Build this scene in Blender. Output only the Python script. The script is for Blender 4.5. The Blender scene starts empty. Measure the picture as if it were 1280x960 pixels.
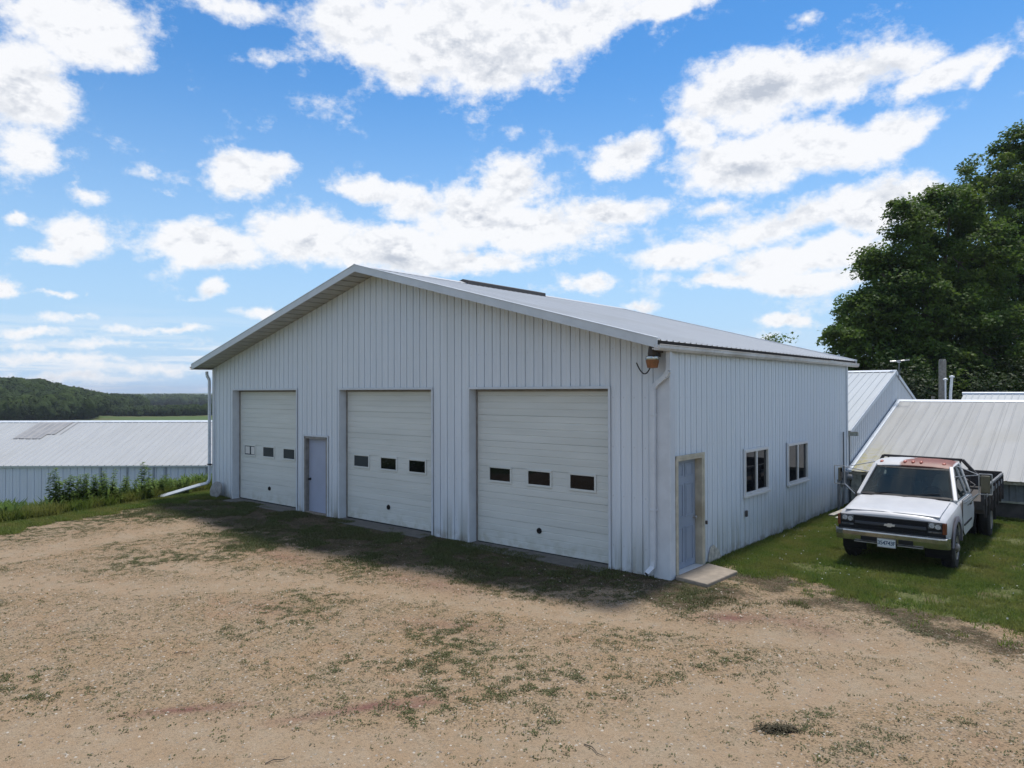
import bpy, bmesh, math, random
import numpy as np
from mathutils import Vector, Matrix
R=math.radians; PI=math.pi
random.seed(7); rng=np.random.default_rng(7)
SAT=1.3; VAL=.82; SUNE=3.2; EXPO=0.35; HAZE=.0002

scn=bpy.context.scene; col=scn.collection

# ------------------------------------------------------------------ helpers
def tag(o,label=None,cat=None,group=None,kind=None):
    if label: o['label']=label
    if cat: o['category']=cat
    if group: o['group']=group
    if kind: o['kind']=kind
    return o
def empty(name,loc=(0,0,0),rz=0,label=None,cat=None,group=None):
    o=bpy.data.objects.new(name,None); col.objects.link(o); o.location=loc; o.rotation_euler=(0,0,rz)
    o.empty_display_size=.2
    return tag(o,label,cat,group)
class MB:
    def __init__(s): s.v=[]; s.f=[]; s.m=[]
    def add(s,vs,fs,mi=0):
        b=len(s.v); s.v+= [tuple(v) for v in vs]
        for f in fs: s.f.append(tuple(b+i for i in f)); s.m.append(mi)
    def box(s,x0,x1,y0,y1,z0,z1,mi=0):
        s.add([(x0,y0,z0),(x1,y0,z0),(x1,y1,z0),(x0,y1,z0),(x0,y0,z1),(x1,y0,z1),(x1,y1,z1),(x0,y1,z1)],
              [(0,3,2,1),(4,5,6,7),(0,1,5,4),(1,2,6,5),(2,3,7,6),(3,0,4,7)],mi)
    def bar(s,a,b,w,h,mi=0,up=(0,0,1)):
        a=Vector(a);b=Vector(b);d=(b-a).normalized();u=Vector(up)
        sx=d.cross(u)
        if sx.length<1e-4: sx=d.cross(Vector((0,1,0)))
        sx.normalize(); sy=sx.cross(d).normalized()
        vs=[]
        for p in (a,b):
            for i,j in ((-1,-1),(1,-1),(1,1),(-1,1)): vs.append(p+sx*w/2*i+sy*h/2*j)
        s.add(vs,[(0,1,2,3),(7,6,5,4),(0,4,5,1),(1,5,6,2),(2,6,7,3),(3,7,4,0)],mi)
    def prism(s,poly,axis,a,b,mi=0):
        # poly 2D; axis 'x': (y,z) ; 'y': (x,z); 'z': (x,y)
        n=len(poly)
        def P(p,t):
            return (t,p[0],p[1]) if axis=='x' else ((p[0],t,p[1]) if axis=='y' else (p[0],p[1],t))
        vs=[P(p,a) for p in poly]+[P(p,b) for p in poly]
        fs=[tuple(range(n-1,-1,-1)),tuple(range(n,2*n))]+[(i,(i+1)%n,n+(i+1)%n,n+i) for i in range(n)]
        s.add(vs,fs,mi)
    def tube(s,pts,r,seg=8,mi=0,caps=True):
        pts=[Vector(p) for p in pts]; n=len(pts)
        rs=r if isinstance(r,(list,tuple)) else [r]*n
        rings=[]; ref=None
        for i,p in enumerate(pts):
            d=(pts[min(i+1,n-1)]-pts[max(i-1,0)]).normalized()
            if ref is None: ref=Vector((0,0,1)) if abs(d.z)<.9 else Vector((1,0,0))
            a=d.cross(ref)
            if a.length<1e-4: a=d.cross(Vector((0,1,0)))
            a.normalize(); b=d.cross(a).normalized(); ref=a.cross(d)
            rings.append([p+(a*math.cos(2*PI*k/seg)+b*math.sin(2*PI*k/seg))*rs[i] for k in range(seg)])
        vs=[v for rg in rings for v in rg]; fs=[]
        for i in range(n-1):
            for k in range(seg): fs.append((i*seg+k,i*seg+(k+1)%seg,(i+1)*seg+(k+1)%seg,(i+1)*seg+k))
        if caps: fs+= [tuple(range(seg-1,-1,-1)),tuple((n-1)*seg+k for k in range(seg))]
        s.add(vs,fs,mi)
    def lathe(s,prof,o,axis='z',seg=24,mi=0):
        # prof list of (r,t) along axis
        vs=[]; fs=[]; n=len(prof)
        for r,t in prof:
            for k in range(seg):
                c,q=math.cos(2*PI*k/seg)*r,math.sin(2*PI*k/seg)*r
                p={'z':(c,q,t),'x':(t,c,q),'y':(c,t,q)}[axis]
                vs.append((p[0]+o[0],p[1]+o[1],p[2]+o[2]))
        for i in range(n-1):
            for k in range(seg): fs.append((i*seg+k,i*seg+(k+1)%seg,(i+1)*seg+(k+1)%seg,(i+1)*seg+k))
        if prof[0][0]>1e-4: fs.append(tuple(range(seg)))
        if prof[-1][0]>1e-4: fs.append(tuple((n-1)*seg+k for k in range(seg)))
        s.add(vs,fs,mi)
    def build(s,name,mats,parent=None,bevel=0,smooth=False,seg=2,loc=None):
        me=bpy.data.meshes.new(name); me.from_pydata([tuple(v) for v in s.v],[],s.f)
        if not isinstance(mats,(list,tuple)): mats=[mats]
        for m in mats: me.materials.append(m)
        me.polygons.foreach_set('material_index',s.m)
        bm=bmesh.new(); bm.from_mesh(me); bmesh.ops.recalc_face_normals(bm,faces=bm.faces); bm.to_mesh(me); bm.free()
        o=bpy.data.objects.new(name,me); col.objects.link(o)
        if parent: o.parent=parent
        if loc is not None: o.location=loc
        if smooth:
            me.polygons.foreach_set('use_smooth',[True]*len(me.polygons))
            try: me.set_sharp_from_angle(angle=R(38))
            except Exception: pass
        if bevel:
            b=o.modifiers.new('bev','BEVEL'); b.width=bevel; b.segments=seg; b.limit_method='ANGLE'; b.angle_limit=R(40)
        return o
def npmesh(name,V,F,mat,parent=None,attr=None,smooth=False):
    """V (n,3) float, F (m,k) int all same k"""
    me=bpy.data.meshes.new(name); V=np.ascontiguousarray(V,dtype=np.float32); F=np.ascontiguousarray(F,dtype=np.int32)
    m,k=F.shape
    me.vertices.add(len(V)); me.vertices.foreach_set('co',V.ravel())
    me.loops.add(m*k); me.loops.foreach_set('vertex_index',F.ravel())
    me.polygons.add(m); me.polygons.foreach_set('loop_start',np.arange(0,m*k,k,dtype=np.int32))
    if smooth: me.polygons.foreach_set('use_smooth',np.ones(m,dtype=bool))
    me.update(calc_edges=True)
    if attr is not None:
        a=me.attributes.new('rnd','FLOAT','POINT'); a.data.foreach_set('value',np.ascontiguousarray(attr,dtype=np.float32))
    me.materials.append(mat)
    o=bpy.data.objects.new(name,me); col.objects.link(o)
    if parent: o.parent=parent
    return o
# value noise -----------------------------------------------------------
_tab=np.random.default_rng(3).random((256,256))
def vn(x,y,s=1.,seed=0):
    x=np.asarray(x)/s+seed*17.3+1000; y=np.asarray(y)/s+seed*9.1+1000
    xi=np.floor(x).astype(int); yi=np.floor(y).astype(int); fx=x-xi; fy=y-yi
    fx=fx*fx*(3-2*fx); fy=fy*fy*(3-2*fy)
    g=lambda a,b:_tab[a%256,b%256]
    return (g(xi,yi)*(1-fx)+g(xi+1,yi)*fx)*(1-fy)+(g(xi,yi+1)*(1-fx)+g(xi+1,yi+1)*fx)*fy
def fbm(x,y,s=1.,seed=0,o=4):
    t=0;a=1;n=0
    for i in range(o): t=t+vn(x,y,s/2**i,seed+i)*a; n+=a; a*=.55
    return t/n
def sst(a,b,x): t=np.clip((x-a)/(b-a),0,1); return t*t*(3-2*t)

# ------------------------------------------------------------------ materials
class NT:
    def __init__(s,name):
        s.m=bpy.data.materials.new(name); s.m.use_nodes=True; s.t=s.m.node_tree; s.n=s.t.nodes
        s.b=s.n['Principled BSDF']; s.out=s.n['Material Output']
    def new(s,ty,**kw):
        q=s.n.new(ty)
        for k,v in kw.items(): setattr(q,k,v)
        return q
    def link(s,a,b): s.t.links.new(a,b)
    def coord(s,kind='Object'): 
        if not hasattr(s,'_tc'): s._tc=s.new('ShaderNodeTexCoord')
        return s._tc.outputs[kind]
    def mapping(s,scale=(1,1,1),src=None):
        q=s.new('ShaderNodeMapping'); q.inputs['Scale'].default_value=scale; s.link(src or s.coord(),q.inputs[0]); return q.outputs[0]
    def noise(s,scale,detail=4,rough=.55,vec=None,dist=0):
        q=s.new('ShaderNodeTexNoise'); q.inputs['Scale'].default_value=scale; q.inputs['Detail'].default_value=detail; q.inputs['Roughness'].default_value=rough; q.inputs['Distortion'].default_value=dist
        s.link(vec if vec is not None else s.coord(),q.inputs['Vector']); return q.outputs['Fac']
    def math(s,op,a,b=None,c=None,clamp=False):
        q=s.new('ShaderNodeMath',operation=op); q.use_clamp=clamp
        for i,v in enumerate((a,b,c)):
            if v is None: continue
            if isinstance(v,(int,float)): q.inputs[i].default_value=v
            else: s.link(v,q.inputs[i])
        return q.outputs[0]
    def rng(s,v,a,b,c=0,d=1):
        q=s.new('ShaderNodeMapRange'); q.interpolation_type='SMOOTHSTEP'
        s.link(v,q.inputs[0]); q.inputs[1].default_value=a;q.inputs[2].default_value=b;q.inputs[3].default_value=c;q.inputs[4].default_value=d
        return q.outputs[0]
    def mix(s,f,a,b,mode='MIX'):
        q=s.new('ShaderNodeMix',data_type='RGBA',blend_type=mode)
        for sock,v in ((q.inputs[0],f),(q.inputs[6],a),(q.inputs[7],b)):
            if isinstance(v,(int,float)): sock.default_value=v
            elif isinstance(v,tuple): sock.default_value=(*v[:3],1)
            else: s.link(v,sock)
        return q.outputs[2]
    def sep(s,vec=None):
        q=s.new('ShaderNodeSeparateXYZ'); s.link(vec or s.coord(),q.inputs[0]); return q.outputs
    def bump(s,h,strength=.3,dist=.01):
        q=s.new('ShaderNodeBump'); q.inputs['Strength'].default_value=strength; q.inputs['Distance'].default_value=dist
        s.link(h,q.inputs['Height']); s.link(q.outputs[0],s.b.inputs['Normal']); return q
    def set(s,color=None,rough=None,metal=None,spec=None,**kw):
        if color is not None:
            if isinstance(color,tuple): s.b.inputs['Base Color'].default_value=(*color,1)
            else: s.link(color,s.b.inputs['Base Color'])
        if rough is not None:
            if isinstance(rough,(int,float)): s.b.inputs['Roughness'].default_value=rough
            else: s.link(rough,s.b.inputs['Roughness'])
        if metal is not None: s.b.inputs['Metallic'].default_value=metal
        if spec is not None: s.b.inputs['Specular IOR Level'].default_value=spec
        return s.m
def simple(name,c,rough=.6,metal=0,var=.12,scale=6,spec=.5,dirt=None):
    t=NT(name); n=t.noise(scale,5,.6); n2=t.noise(scale*.22,3)
    lo=tuple(x*(1-var) for x in c); hi=tuple(min(1,x*(1+var)) for x in c)
    cc=t.mix(t.rng(n,.3,.7),lo,hi)
    if dirt: cc=t.mix(t.rng(n2,.45,.7,0,.6),cc,dirt)
    t.set(cc,t.rng(n,.2,.8,rough*.85,min(1,rough*1.15)),metal,spec)
    return t.m
M={}
def siding(name,c,vert=True,algae=.5,screws=True,z0=0,height=1.2):
    t=NT(name); x,y,z=t.sep()
    st=t.noise(1,5,.6,t.mapping((5,5,.35))); pat=t.noise(.6,4); fine=t.noise(40,3)
    cc=t.mix(t.rng(st,.3,.75),tuple(v*.95 for v in c),tuple(v*1.03 for v in c))
    cc=t.mix(t.rng(pat,.45,.75,0,.35),cc,tuple(v*k for v,k in zip(c,(.94,.97,1.02))))
    # streaky grime near the ground
    g=t.math('MULTIPLY',t.rng(z,z0+height,z0,0,1),t.rng(st,.42,.66))
    g=t.math('MULTIPLY',g,algae)
    cc=t.mix(g,cc,(.24,.24,.17))
    g2=t.math('MULTIPLY',t.rng(z,z0+.28,z0+.02,0,1),t.rng(t.noise(3.5,5),.42,.6))
    cc=t.mix(t.math('MULTIPLY',g2,algae*.9),cc,(.16,.13,.085))
    if screws:
        s=t.math('ADD',x,y); fx=t.math('ABSOLUTE',t.math('SUBTRACT',t.math('FRACT',t.math('DIVIDE',s,.2286)),.5))
        fz=t.math('ABSOLUTE',t.math('SUBTRACT',t.math('FRACT',t.math('DIVIDE',z,.92)),.5))
        d=t.math('MULTIPLY',t.math('LESS_THAN',fx,.05),t.math('LESS_THAN',fz,.014))
        cc=t.mix(t.math('MULTIPLY',d,.3),cc,(.25,.24,.23))
    t.set(cc,t.rng(st,.3,.7,.38,.55),0,.45)
    t.bump(t.noise(1.6,3,.5,t.mapping((1,1,.5))),.25,.02)
    return t.m
def roofmat(name,c,dirty=.25,dc=(.33,.32,.28),rough=.42,axis=0):
    t=NT(name); sc=[.35,.35,.35]; sc[axis]=5
    st=t.noise(1,5,.65,t.mapping(tuple(sc))); pat=t.noise(.35,5,.6)
    cc=t.mix(t.rng(st,.3,.75),tuple(v*.92 for v in c),tuple(v*1.03 for v in c))
    cc=t.mix(t.math('MULTIPLY',t.rng(pat,.4,.75),dirty),cc,dc)
    t.set(cc,rough,0,.5); return t.m
M['siding']=siding('white_siding',(.655,.705,.75),algae=.55)
M['siding_barn']=siding('barn_siding',(.63,.675,.77),algae=.3,z0=-1.7,height=1.0)
M['siding_shed']=siding('shed_siding',(.55,.585,.62),algae=.5)
M['roof']=roofmat('white_roof',(.52,.535,.55),axis=1)
M['roof_shed']=roofmat('shed_roof',(.43,.455,.46),.15,axis=0)
M['roof_barn']=roofmat('barn_roof',(.41,.415,.41),.2,axis=0)
M['trim']=simple('white_trim',(.58,.62,.66),.45,var=.06,scale=3)
M['fascia']=simple('fascia_metal',(.56,.60,.63),.4,var=.05,scale=3)
M['soffit']=simple('soffit_metal',(.42,.43,.40),.55,var=.12,scale=2)
M['gutter']=simple('gutter_metal',(.58,.57,.55),.45,var=.12,scale=5,dirt=(.36,.33,.28))
M['spout']=simple('downspout_metal',(.60,.64,.68),.4,var=.06,scale=4)
M['dark']=simple('dark_gap',(.02,.02,.022),.8)
M['darkmetal']=simple('dark_brown_metal',(.07,.062,.06),.6)
M['concrete']=simple('weathered_concrete',(.27,.225,.175),.9,var=.15,scale=9,dirt=(.20,.17,.13))
M['apron']=simple('apron_concrete',(.13,.12,.105),.9,var=.25,scale=6)
M['cream']=simple('aged_cream_paint',(.50,.46,.36),.6,var=.15,scale=6,dirt=(.33,.27,.17))
M['bluegrey']=simple('blue_grey_paint',(.27,.325,.41),.45,var=.05,scale=3)
M['lav']=simple('lavender_grey_paint',(.35,.39,.50),.45,var=.06,scale=2)
M['vinyl']=simple('vinyl_frame',(.66,.65,.62),.45,var=.06)
M['jamb']=simple('weathered_jamb',(.24,.23,.21),.7,var=.2)
def glass(name,c,rough=.04):
    t=NT(name); n=t.noise(2.2,3); t.set(c,rough,0,.45); t.b.inputs['IOR'].default_value=1.36; t.bump(n,.06,.02); return t.m
M['glass']=glass('dark_window_glass',(.006,.007,.009))
M['glass_haze']=glass('hazy_window_glass',(.045,.055,.07),.12)
t=NT('overhead_door_steel'); st=t.noise(1,5,.6,t.mapping((.5,.5,6))); v=t.noise(.9,4); x,y,z=t.sep()
cc=t.mix(t.rng(st,.3,.7),(.60,.62,.585),(.67,.69,.655)); cc=t.mix(t.rng(v,.45,.75,0,.3),cc,(.58,.60,.56))
cc=t.mix(t.math('MULTIPLY',t.rng(z,.5,0,0,.5),t.rng(t.noise(5,4),.4,.65)),cc,(.42,.42,.33))
M['ohd']=t.set(cc,.45,0,.45)
# truck
t=NT('aged_white_paint'); n=t.noise(1.8,5); cc=t.mix(t.rng(n,.35,.75),(.54,.54,.545),(.47,.475,.48)); cc=t.mix(t.rng(t.noise(9,5,.7),.6,.75,0,.35),cc,(.40,.40,.41))
M['tpaint']=t.set(cc,.42,0,.5); t.b.inputs['Coat Weight'].default_value=.15; t.b.inputs['Coat Roughness'].default_value=.25
t=NT('roof_paint_with_primer'); x,y,z=t.sep(); n=t.noise(3,5,.6)
e=t.math('ADD',t.math('ADD',x,t.math('MULTIPLY',y,-.20)),t.math('MULTIPLY',n,.5))
m=t.rng(e,-.24,-.18); hole=t.rng(x,.70,.73,1,0)
m=t.math('MULTIPLY',m,hole)
cc=t.mix(m,(.48,.485,.495),t.mix(t.rng(t.noise(7,4),.35,.65),(.145,.042,.028),(.21,.066,.044)))
M['troof']=t.set(cc,.55)
M['primer']=simple('grey_primer',(.16,.15,.18),.6,var=.12)
M['chrome']=simple('bumper_chrome',(.42,.42,.40),.16,.9,var=.15,scale=12)
M['black']=simple('black_plastic',(.012,.012,.013),.6,var=.3,spec=.25)
M['grille']=simple('grille_grey',(.014,.015,.018),.6,var=.15,spec=.2)
M['rubber']=simple('tyre_rubber',(.022,.021,.02),.85,var=.3,scale=20)
M['rim']=simple('painted_rim',(.24,.235,.225),.4,.3,var=.3,scale=14,dirt=(.2,.12,.07))
M['amber']=simple('amber_lens',(.14,.035,.012),.2,var=.1)
M['lens']=simple('headlight_glass',(.09,.10,.105),.10,.2,var=.45,scale=22)
M['redlens']=simple('faded_marker_lens',(.40,.10,.06),.35,var=.15)
M['seat']=simple('seat_fabric',(.05,.048,.05),.9)
M['plate']=simple('plate_white',(.62,.66,.68),.5,var=.05)
M['platetext']=simple('plate_blue',(.03,.07,.14),.5)
M['steeldark']=simple('rusty_black_steel',(.03,.027,.027),.7,var=.35,scale=10,dirt=(.07,.045,.035))
M['wooddark']=simple('dark_bed_wood',(.06,.05,.042),.85,var=.3,scale=9)
M['mirrorback']=simple('bronze_mirror_back',(.10,.09,.055),.45,var=.15)
M['bracket']=simple('bracket_steel',(.42,.42,.42),.4,.6)
# windscreen: tinted see-through glass
t=NT('windscreen_glass'); t.set((.02,.035,.04),.03,0,.8)
g=t.new('ShaderNodeBsdfTransparent'); g.inputs[0].default_value=(.30,.38,.37,1); mx=t.new('ShaderNodeMixShader'); mx.inputs[0].default_value=.45
t.link(g.outputs[0],mx.inputs[1]); t.link(t.b.outputs[0],mx.inputs[2]); t.link(mx.outputs[0],t.out.inputs[0]); M['wglass']=t.m
t=NT('forest_leaves'); a=t.new('ShaderNodeAttribute'); a.attribute_name='rnd'
n1=t.noise(.9,4,.7); cc=t.mix(a.outputs['Fac'],(.010,.022,.009),(.055,.085,.020)); cc=t.mix(t.rng(n1,.35,.7),t.mix(.0,cc,cc),t.mix(.75,cc,(.055,.085,.022))); cc=t.mix(t.rng(t.noise(.02,3),.5,.62,0,.5),cc,(.035,.06,.014))
t.set(cc,.8,0,.1); t.bump(t.noise(1.3,4,.75),1.0,1.2); M['forest']=t.m
M['pole']=simple('weathered_pole_wood',(.20,.185,.165),.9,var=.25,scale=12)
M['pvc']=simple('white_pvc',(.66,.68,.70),.4,var=.05)
M['barkm']=simple('bark',(.10,.08,.06),.95,var=.3,scale=8)
M['board']=simple('flaking_white_board',(.50,.47,.40),.85,var=.3,scale=12,dirt=(.2,.17,.12))
M['stone']=simple('grey_disc_stone',(.27,.27,.26),.85,var=.2,scale=9)
M['meter']=simple('meter_grey',(.16,.17,.18),.5,var=.15)
M['mossy']=simple('mossy_metal',(.36,.37,.33),.7,var=.3,scale=10,dirt=(.16,.17,.09))
def leafmat(name,lo,hi,tr=.35,yel=None,scale=.5):
    t=NT(name); a=t.new('ShaderNodeAttribute'); a.attribute_name='rnd'
    f=a.outputs['Fac']; n=t.noise(scale,3,.5,t.coord('Object'))
    cc=t.mix(f,lo,hi)
    cc=t.mix(t.rng(n,.35,.7,0,.5),cc,yel or tuple(v*1.3 for v in hi))
    t.set(cc,.6,0,.25)
    tl=t.new('ShaderNodeBsdfTranslucent'); t.link(cc,tl.inputs[0]); mx=t.new('ShaderNodeMixShader'); mx.inputs[0].default_value=tr
    t.link(t.b.outputs[0],mx.inputs[1]); t.link(tl.outputs[0],mx.inputs[2]); t.link(mx.outputs[0],t.out.inputs[0]); return t.m
M['leaf']=leafmat('maple_leaves',(.032,.075,.013),(.105,.18,.032),.45,(.15,.19,.03))
M['shrub']=leafmat('shade_darkened_leaves',(.012,.028,.008),(.035,.06,.014),.25,(.04,.06,.014))  # leaf colour darkened to paint in the shade under the maples
M['grass']=leafmat('grass_blades',(.065,.12,.02),(.175,.225,.045),.45,(.25,.215,.07),1.3)
M['weed']=leafmat('weed_leaves',(.058,.068,.022),(.125,.135,.042),.25,(.12,.12,.06),1.5)
M['moss']=leafmat('moss_grass',(.07,.085,.03),(.12,.14,.045),.2,(.12,.10,.05),1.2)
M['goldenrod']=leafmat('tall_weed_leaves',(.09,.16,.035),(.20,.29,.075),.45,(.19,.25,.07),2)

# ------------------------------------------------------------------ ground
YAW=.6995; CY,SY=math.cos(YAW),math.sin(YAW); CAM=(6.056,-11.5414,3.35)
def azpix(x,y):
    dx=np.asarray(x)-CAM[0]; dy=np.asarray(y)-CAM[1]
    lat=dx*CY+dy*SY; dep=-dx*SY+dy*CY
    return lat,dep
bnkY=[-60,-6,-4.8,-3.1,-1.3,.6,12,40,80]; bnkX=[-12,-15.9,-16.1,-16.7,-17.2,-17.8,-18.6,-24,-34]
def bank(y): return np.interp(y,bnkY,bnkX)
def gz(x,y):
    x=np.asarray(x,float); y=np.asarray(y,float)
    s=bank(y)-x
    nearm=(np.abs(x)<16)&(np.abs(y)<14)
    z=-1.75*sst(-.2,6.5,s)
    z=z+(fbm(x,y,3.,5,3)-.5)*.05*sst(0,1,np.maximum(np.maximum(-y-.2,x-.3),s+1))
    if '_tron' in globals(): z=z-.022*np.where(nearm,track(x,y),0)
    lat,dep=azpix(x,y); r=np.hypot(x-CAM[0],y-CAM[1]); a=np.arctan2(lat,dep)   # heading from the yard
    z=z-5.2*sst(60,300,r)
    px=640+897*np.tan(np.clip(a,-1.35,1.35)); front=(np.abs(a)<1.35)
    # wooded ridge on the left of the valley
    hA=np.interp(px,[-3000,-900,-200,0,50,100,130,170,260,500,1300,3000],[19,17,12,8.6,7.2,3.2,.6,0,0,0,2,12])
    hA=hA+(fbm(x,y,60,2,3)-.5)*1.6*(hA>2)
    z=z+hA*sst(255,395,r)
    z=z-np.minimum(hA,30)*.4*sst(430,600,r)
    # far ridge
    hB=np.interp(px,[-4000,0,130,180,230,265,400,900,4000],[10,4,1.4,2.4,2.6,1.6,2,6,10])-.6
    z=z-2.5*sst(420,600,r)+(hB)*sst(700,930,r)
    z=z+4*sst(1500,4500,r)*0
    return z
def polydist_edge(x,y,ex,ey): return np.asarray(y)-np.interp(x,ex,ey)
gEx=[-1,.19,.44,1.27,1.93,3.2,4.35,5.12,8,16,60]; gEy=[1.6,1.1,1.45,1.24,.92,.78,.26,-.13,-1.6,-5,-20]
gLy=[-60,-14,-6.35,-5.24,-3.79,-2.03,-.48,2,12,60]; gLx=[-6,-11,-14.0,-14.4,-14.85,-15.4,-15.5,-16.2,-16.5,-16.5]
def grassmask(x,y):
    n=(fbm(x,y,1.3,11,4)-.5)*1.5+(fbm(x,y,.35,12,3)-.5)*.7
    dR=polydist_edge(x,y,gEx,gEy)+n*1.5
    mR=sst(-.5,.8,dR)*sst(-.3,0.05,np.asarray(x))
    dL=np.interp(y,gLy,gLx)-x+n*1.4
    mL=sst(-.3,.5,dL)
    back=sst(9,11,np.asarray(y))
    m=np.maximum(np.maximum(mR,mL),back)
    return m
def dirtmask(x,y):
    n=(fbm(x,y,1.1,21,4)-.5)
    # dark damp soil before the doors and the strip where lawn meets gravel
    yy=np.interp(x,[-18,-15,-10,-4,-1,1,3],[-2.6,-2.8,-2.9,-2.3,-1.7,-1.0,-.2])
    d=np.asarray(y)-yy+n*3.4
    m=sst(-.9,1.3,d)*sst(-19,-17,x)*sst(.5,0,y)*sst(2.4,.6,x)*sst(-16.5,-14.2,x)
    dR=np.abs(polydist_edge(x,y,gEx,gEy)+.15+(fbm(x,y,1.3,11,4)-.5)*1.5+n*.8)
    m2=sst(.85,.1,dR)*sst(.2,.8,np.asarray(x))*(.35+.6*sst(.4,.6,fbm(x,y,.9,22,3)))
    return np.maximum(m,m2)
spots=[(-1.69,-7.69,1.0),(-2.4,-8.3,.9),(.77,-7.04,.7),(-.55,-5.54,.8),(1.66,-6.09,.7),(-4.6,-7.38,.6),(.89,-5.27,.6),(1.79,-4.52,.7),(-.48,-7.55,.7),(-.05,-7.08,.6),(-4.04,-8.44,.8),(4.2,-3.54,.6),(4.98,-2.66,.5),(3.31,-3.26,.6),(.97,-3.18,.6),(-8.53,-5.1,1.2),(-6.14,-4.73,1.0),(-.85,-4.69,.7),(.2,-6.0,.5),(.7,-6.6,.45)]
def weeddens(x,y):
    w=sst(.50,.68,fbm(x,y,1.5,31,4))*.9
    sp=0
    for sx,sy,sr in spots: sp=sp+np.exp(-((x-sx)**2*1.0+(y-sy)**2*1.3)/(sr*sr*.8))
    w=w*(.42+np.minimum(sp,1)*.62)+np.minimum(sp,1)*.14*sst(.4,.6,fbm(x,y,.6,41,3))+.05
    w=w+.6*sst(-4.6,-2.4,np.asarray(y)-0*x)*sst(.42,.6,fbm(x,y,1.0,51,3))*sst(2.5,0,x)
    w=w+.5*sst(-11.5,-13.5,x)*sst(.4,.62,fbm(x,y,1.,61,3))
    w=w*(1-.9*track(x,y))
    return np.clip(w,0,1)
TR=[([(-4.5,-11.5),(-2.1,-9.43),(-.27,-8.01),(1.34,-6.86),(3.2,-5.4)],.62),([(1.2,-7.6),(2.17,-6.26),(2.75,-3.9),(5.22,-1.38),(9,1)],.55),([(-11.4,-9),(-11.2,-7.14),(-11.68,-4.63),(-11.9,-2.58)],.45),([(-8,-5.2),(-2.32,-3.3),(.71,-2.35),(4.48,-.9)],.35),([(-9.5,-8),(-6.46,-6.02),(-4.8,-3.9)],.4)]
def track(x,y):
    x=np.asarray(x,float); y=np.asarray(y,float); out=np.zeros_like(x); n=(fbm(x,y,1.1,33,3)-.5)*.7
    for P_,w in TR:
        d=np.full_like(x,99.)
        for (ax_,ay_),(bx_,by_) in zip(P_[:-1],P_[1:]):
            vx,vy=bx_-ax_,by_-ay_; t=np.clip(((x-ax_)*vx+(y-ay_)*vy)/(vx*vx+vy*vy),0,1); d=np.minimum(d,np.hypot(x-ax_-t*vx,y-ay_-t*vy))
        out=np.maximum(out,1-sst(w*.5,w*1.5,d+n))
    return out
_tron=1
def axis(a,b,st,far,g=1.16):
    v=list(np.arange(a,b+st/2,st)); s=st; x=v[-1]
    while x<far: s*=g; x+=s; v.append(x)
    s=st; x=v[0]; pre=[]
    while x>-far: s*=g; x-=s; pre.append(x)
    return np.array(pre[::-1]+v)
ax=axis(-22,9,.12,5200,1.07); ay=axis(-12,12,.12,5200,1.07)
GX,GY=np.meshgrid(ax,ay); GZ=gz(GX,GY)
nx,ny=len(ax),len(ay); idx=np.arange(nx*ny).reshape(ny,nx)
F=np.stack([idx[:-1,:-1],idx[:-1,1:],idx[1:,1:],idx[1:,:-1]],-1).reshape(-1,4)
t=NT('ground_gravel_soil_and_turf')
at=t.new('ShaderNodeAttribute'); at.attribute_name='mask'; sp=t.new('ShaderNodeSeparateColor'); t.link(at.outputs['Color'],sp.inputs[0]); mg,md,mr=sp.outputs
big=t.noise(.45,5,.6); speck=t.noise(28,4,.75); mid=t.noise(2.3,6,.62); fine=t.noise(14,5,.7); grit=t.noise(75,3,.7)
vo=t.new('ShaderNodeTexVoronoi'); vo.inputs['Scale'].default_value=85; t.link(t.coord(),vo.inputs['Vector'])
vs_=t.new('ShaderNodeSeparateColor'); t.link(vo.outputs['Color'],vs_.inputs[0])
vo2=t.new('ShaderNodeTexVoronoi'); vo2.inputs['Scale'].default_value=48; t.link(t.coord(),vo2.inputs['Vector'])
v2=t.new('ShaderNodeSeparateColor'); t.link(vo2.outputs['Color'],v2.inputs[0])
gr=t.mix(t.rng(big,.35,.65),(.335,.222,.122),(.345,.252,.158))
gr=t.mix(t.rng(mid,.42,.68,0,.75),gr,(.34,.272,.188))
gr=t.mix(t.rng(t.noise(1.1,4,.6,t.mapping((1,1,1))),.56,.70,0,.55),gr,(.31,.17,.095))
gr=t.mix(t.rng(t.noise(6,5,.7),.50,.68,0,.55),gr,(.15,.125,.07))
gr=t.mix(.45,gr,t.mix(vs_.outputs[0],(.175,.12,.07),(.41,.30,.198)),'MIX')
gr=t.mix(t.math('MULTIPLY',t.math('GREATER_THAN',v2.outputs[0],.97),.45),gr,(.48,.45,.40))
gr=t.mix(t.math('MULTIPLY',t.math('LESS_THAN',v2.outputs[1],.16),.6),gr,(.07,.055,.04))
gr=t.mix(t.rng(grit,.35,.7,.22,0),gr,(.10,.08,.06))
gr=t.mix(t.math('MULTIPLY',t.rng(speck,.51,.64),t.rng(t.noise(1.3,5,.65),.42,.60,.10,.95)),gr,(.11,.10,.055)); gr=t.mix(t.math('MULTIPLY',at.outputs['Alpha'],.55),gr,t.mix(t.rng(mid,.35,.7),(.315,.228,.148),(.34,.268,.188))); gr=t.mix(mr,gr,(.16,.07,.06))
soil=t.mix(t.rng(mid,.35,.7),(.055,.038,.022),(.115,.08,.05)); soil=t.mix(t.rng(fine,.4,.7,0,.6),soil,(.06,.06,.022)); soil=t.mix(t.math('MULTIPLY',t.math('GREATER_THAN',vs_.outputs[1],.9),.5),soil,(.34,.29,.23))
edge=t.math('ADD',md,t.math('MULTIPLY',t.math('SUBTRACT',fine,.5),1.5)); cc=t.mix(t.rng(edge,.25,.75),gr,soil)
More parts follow.
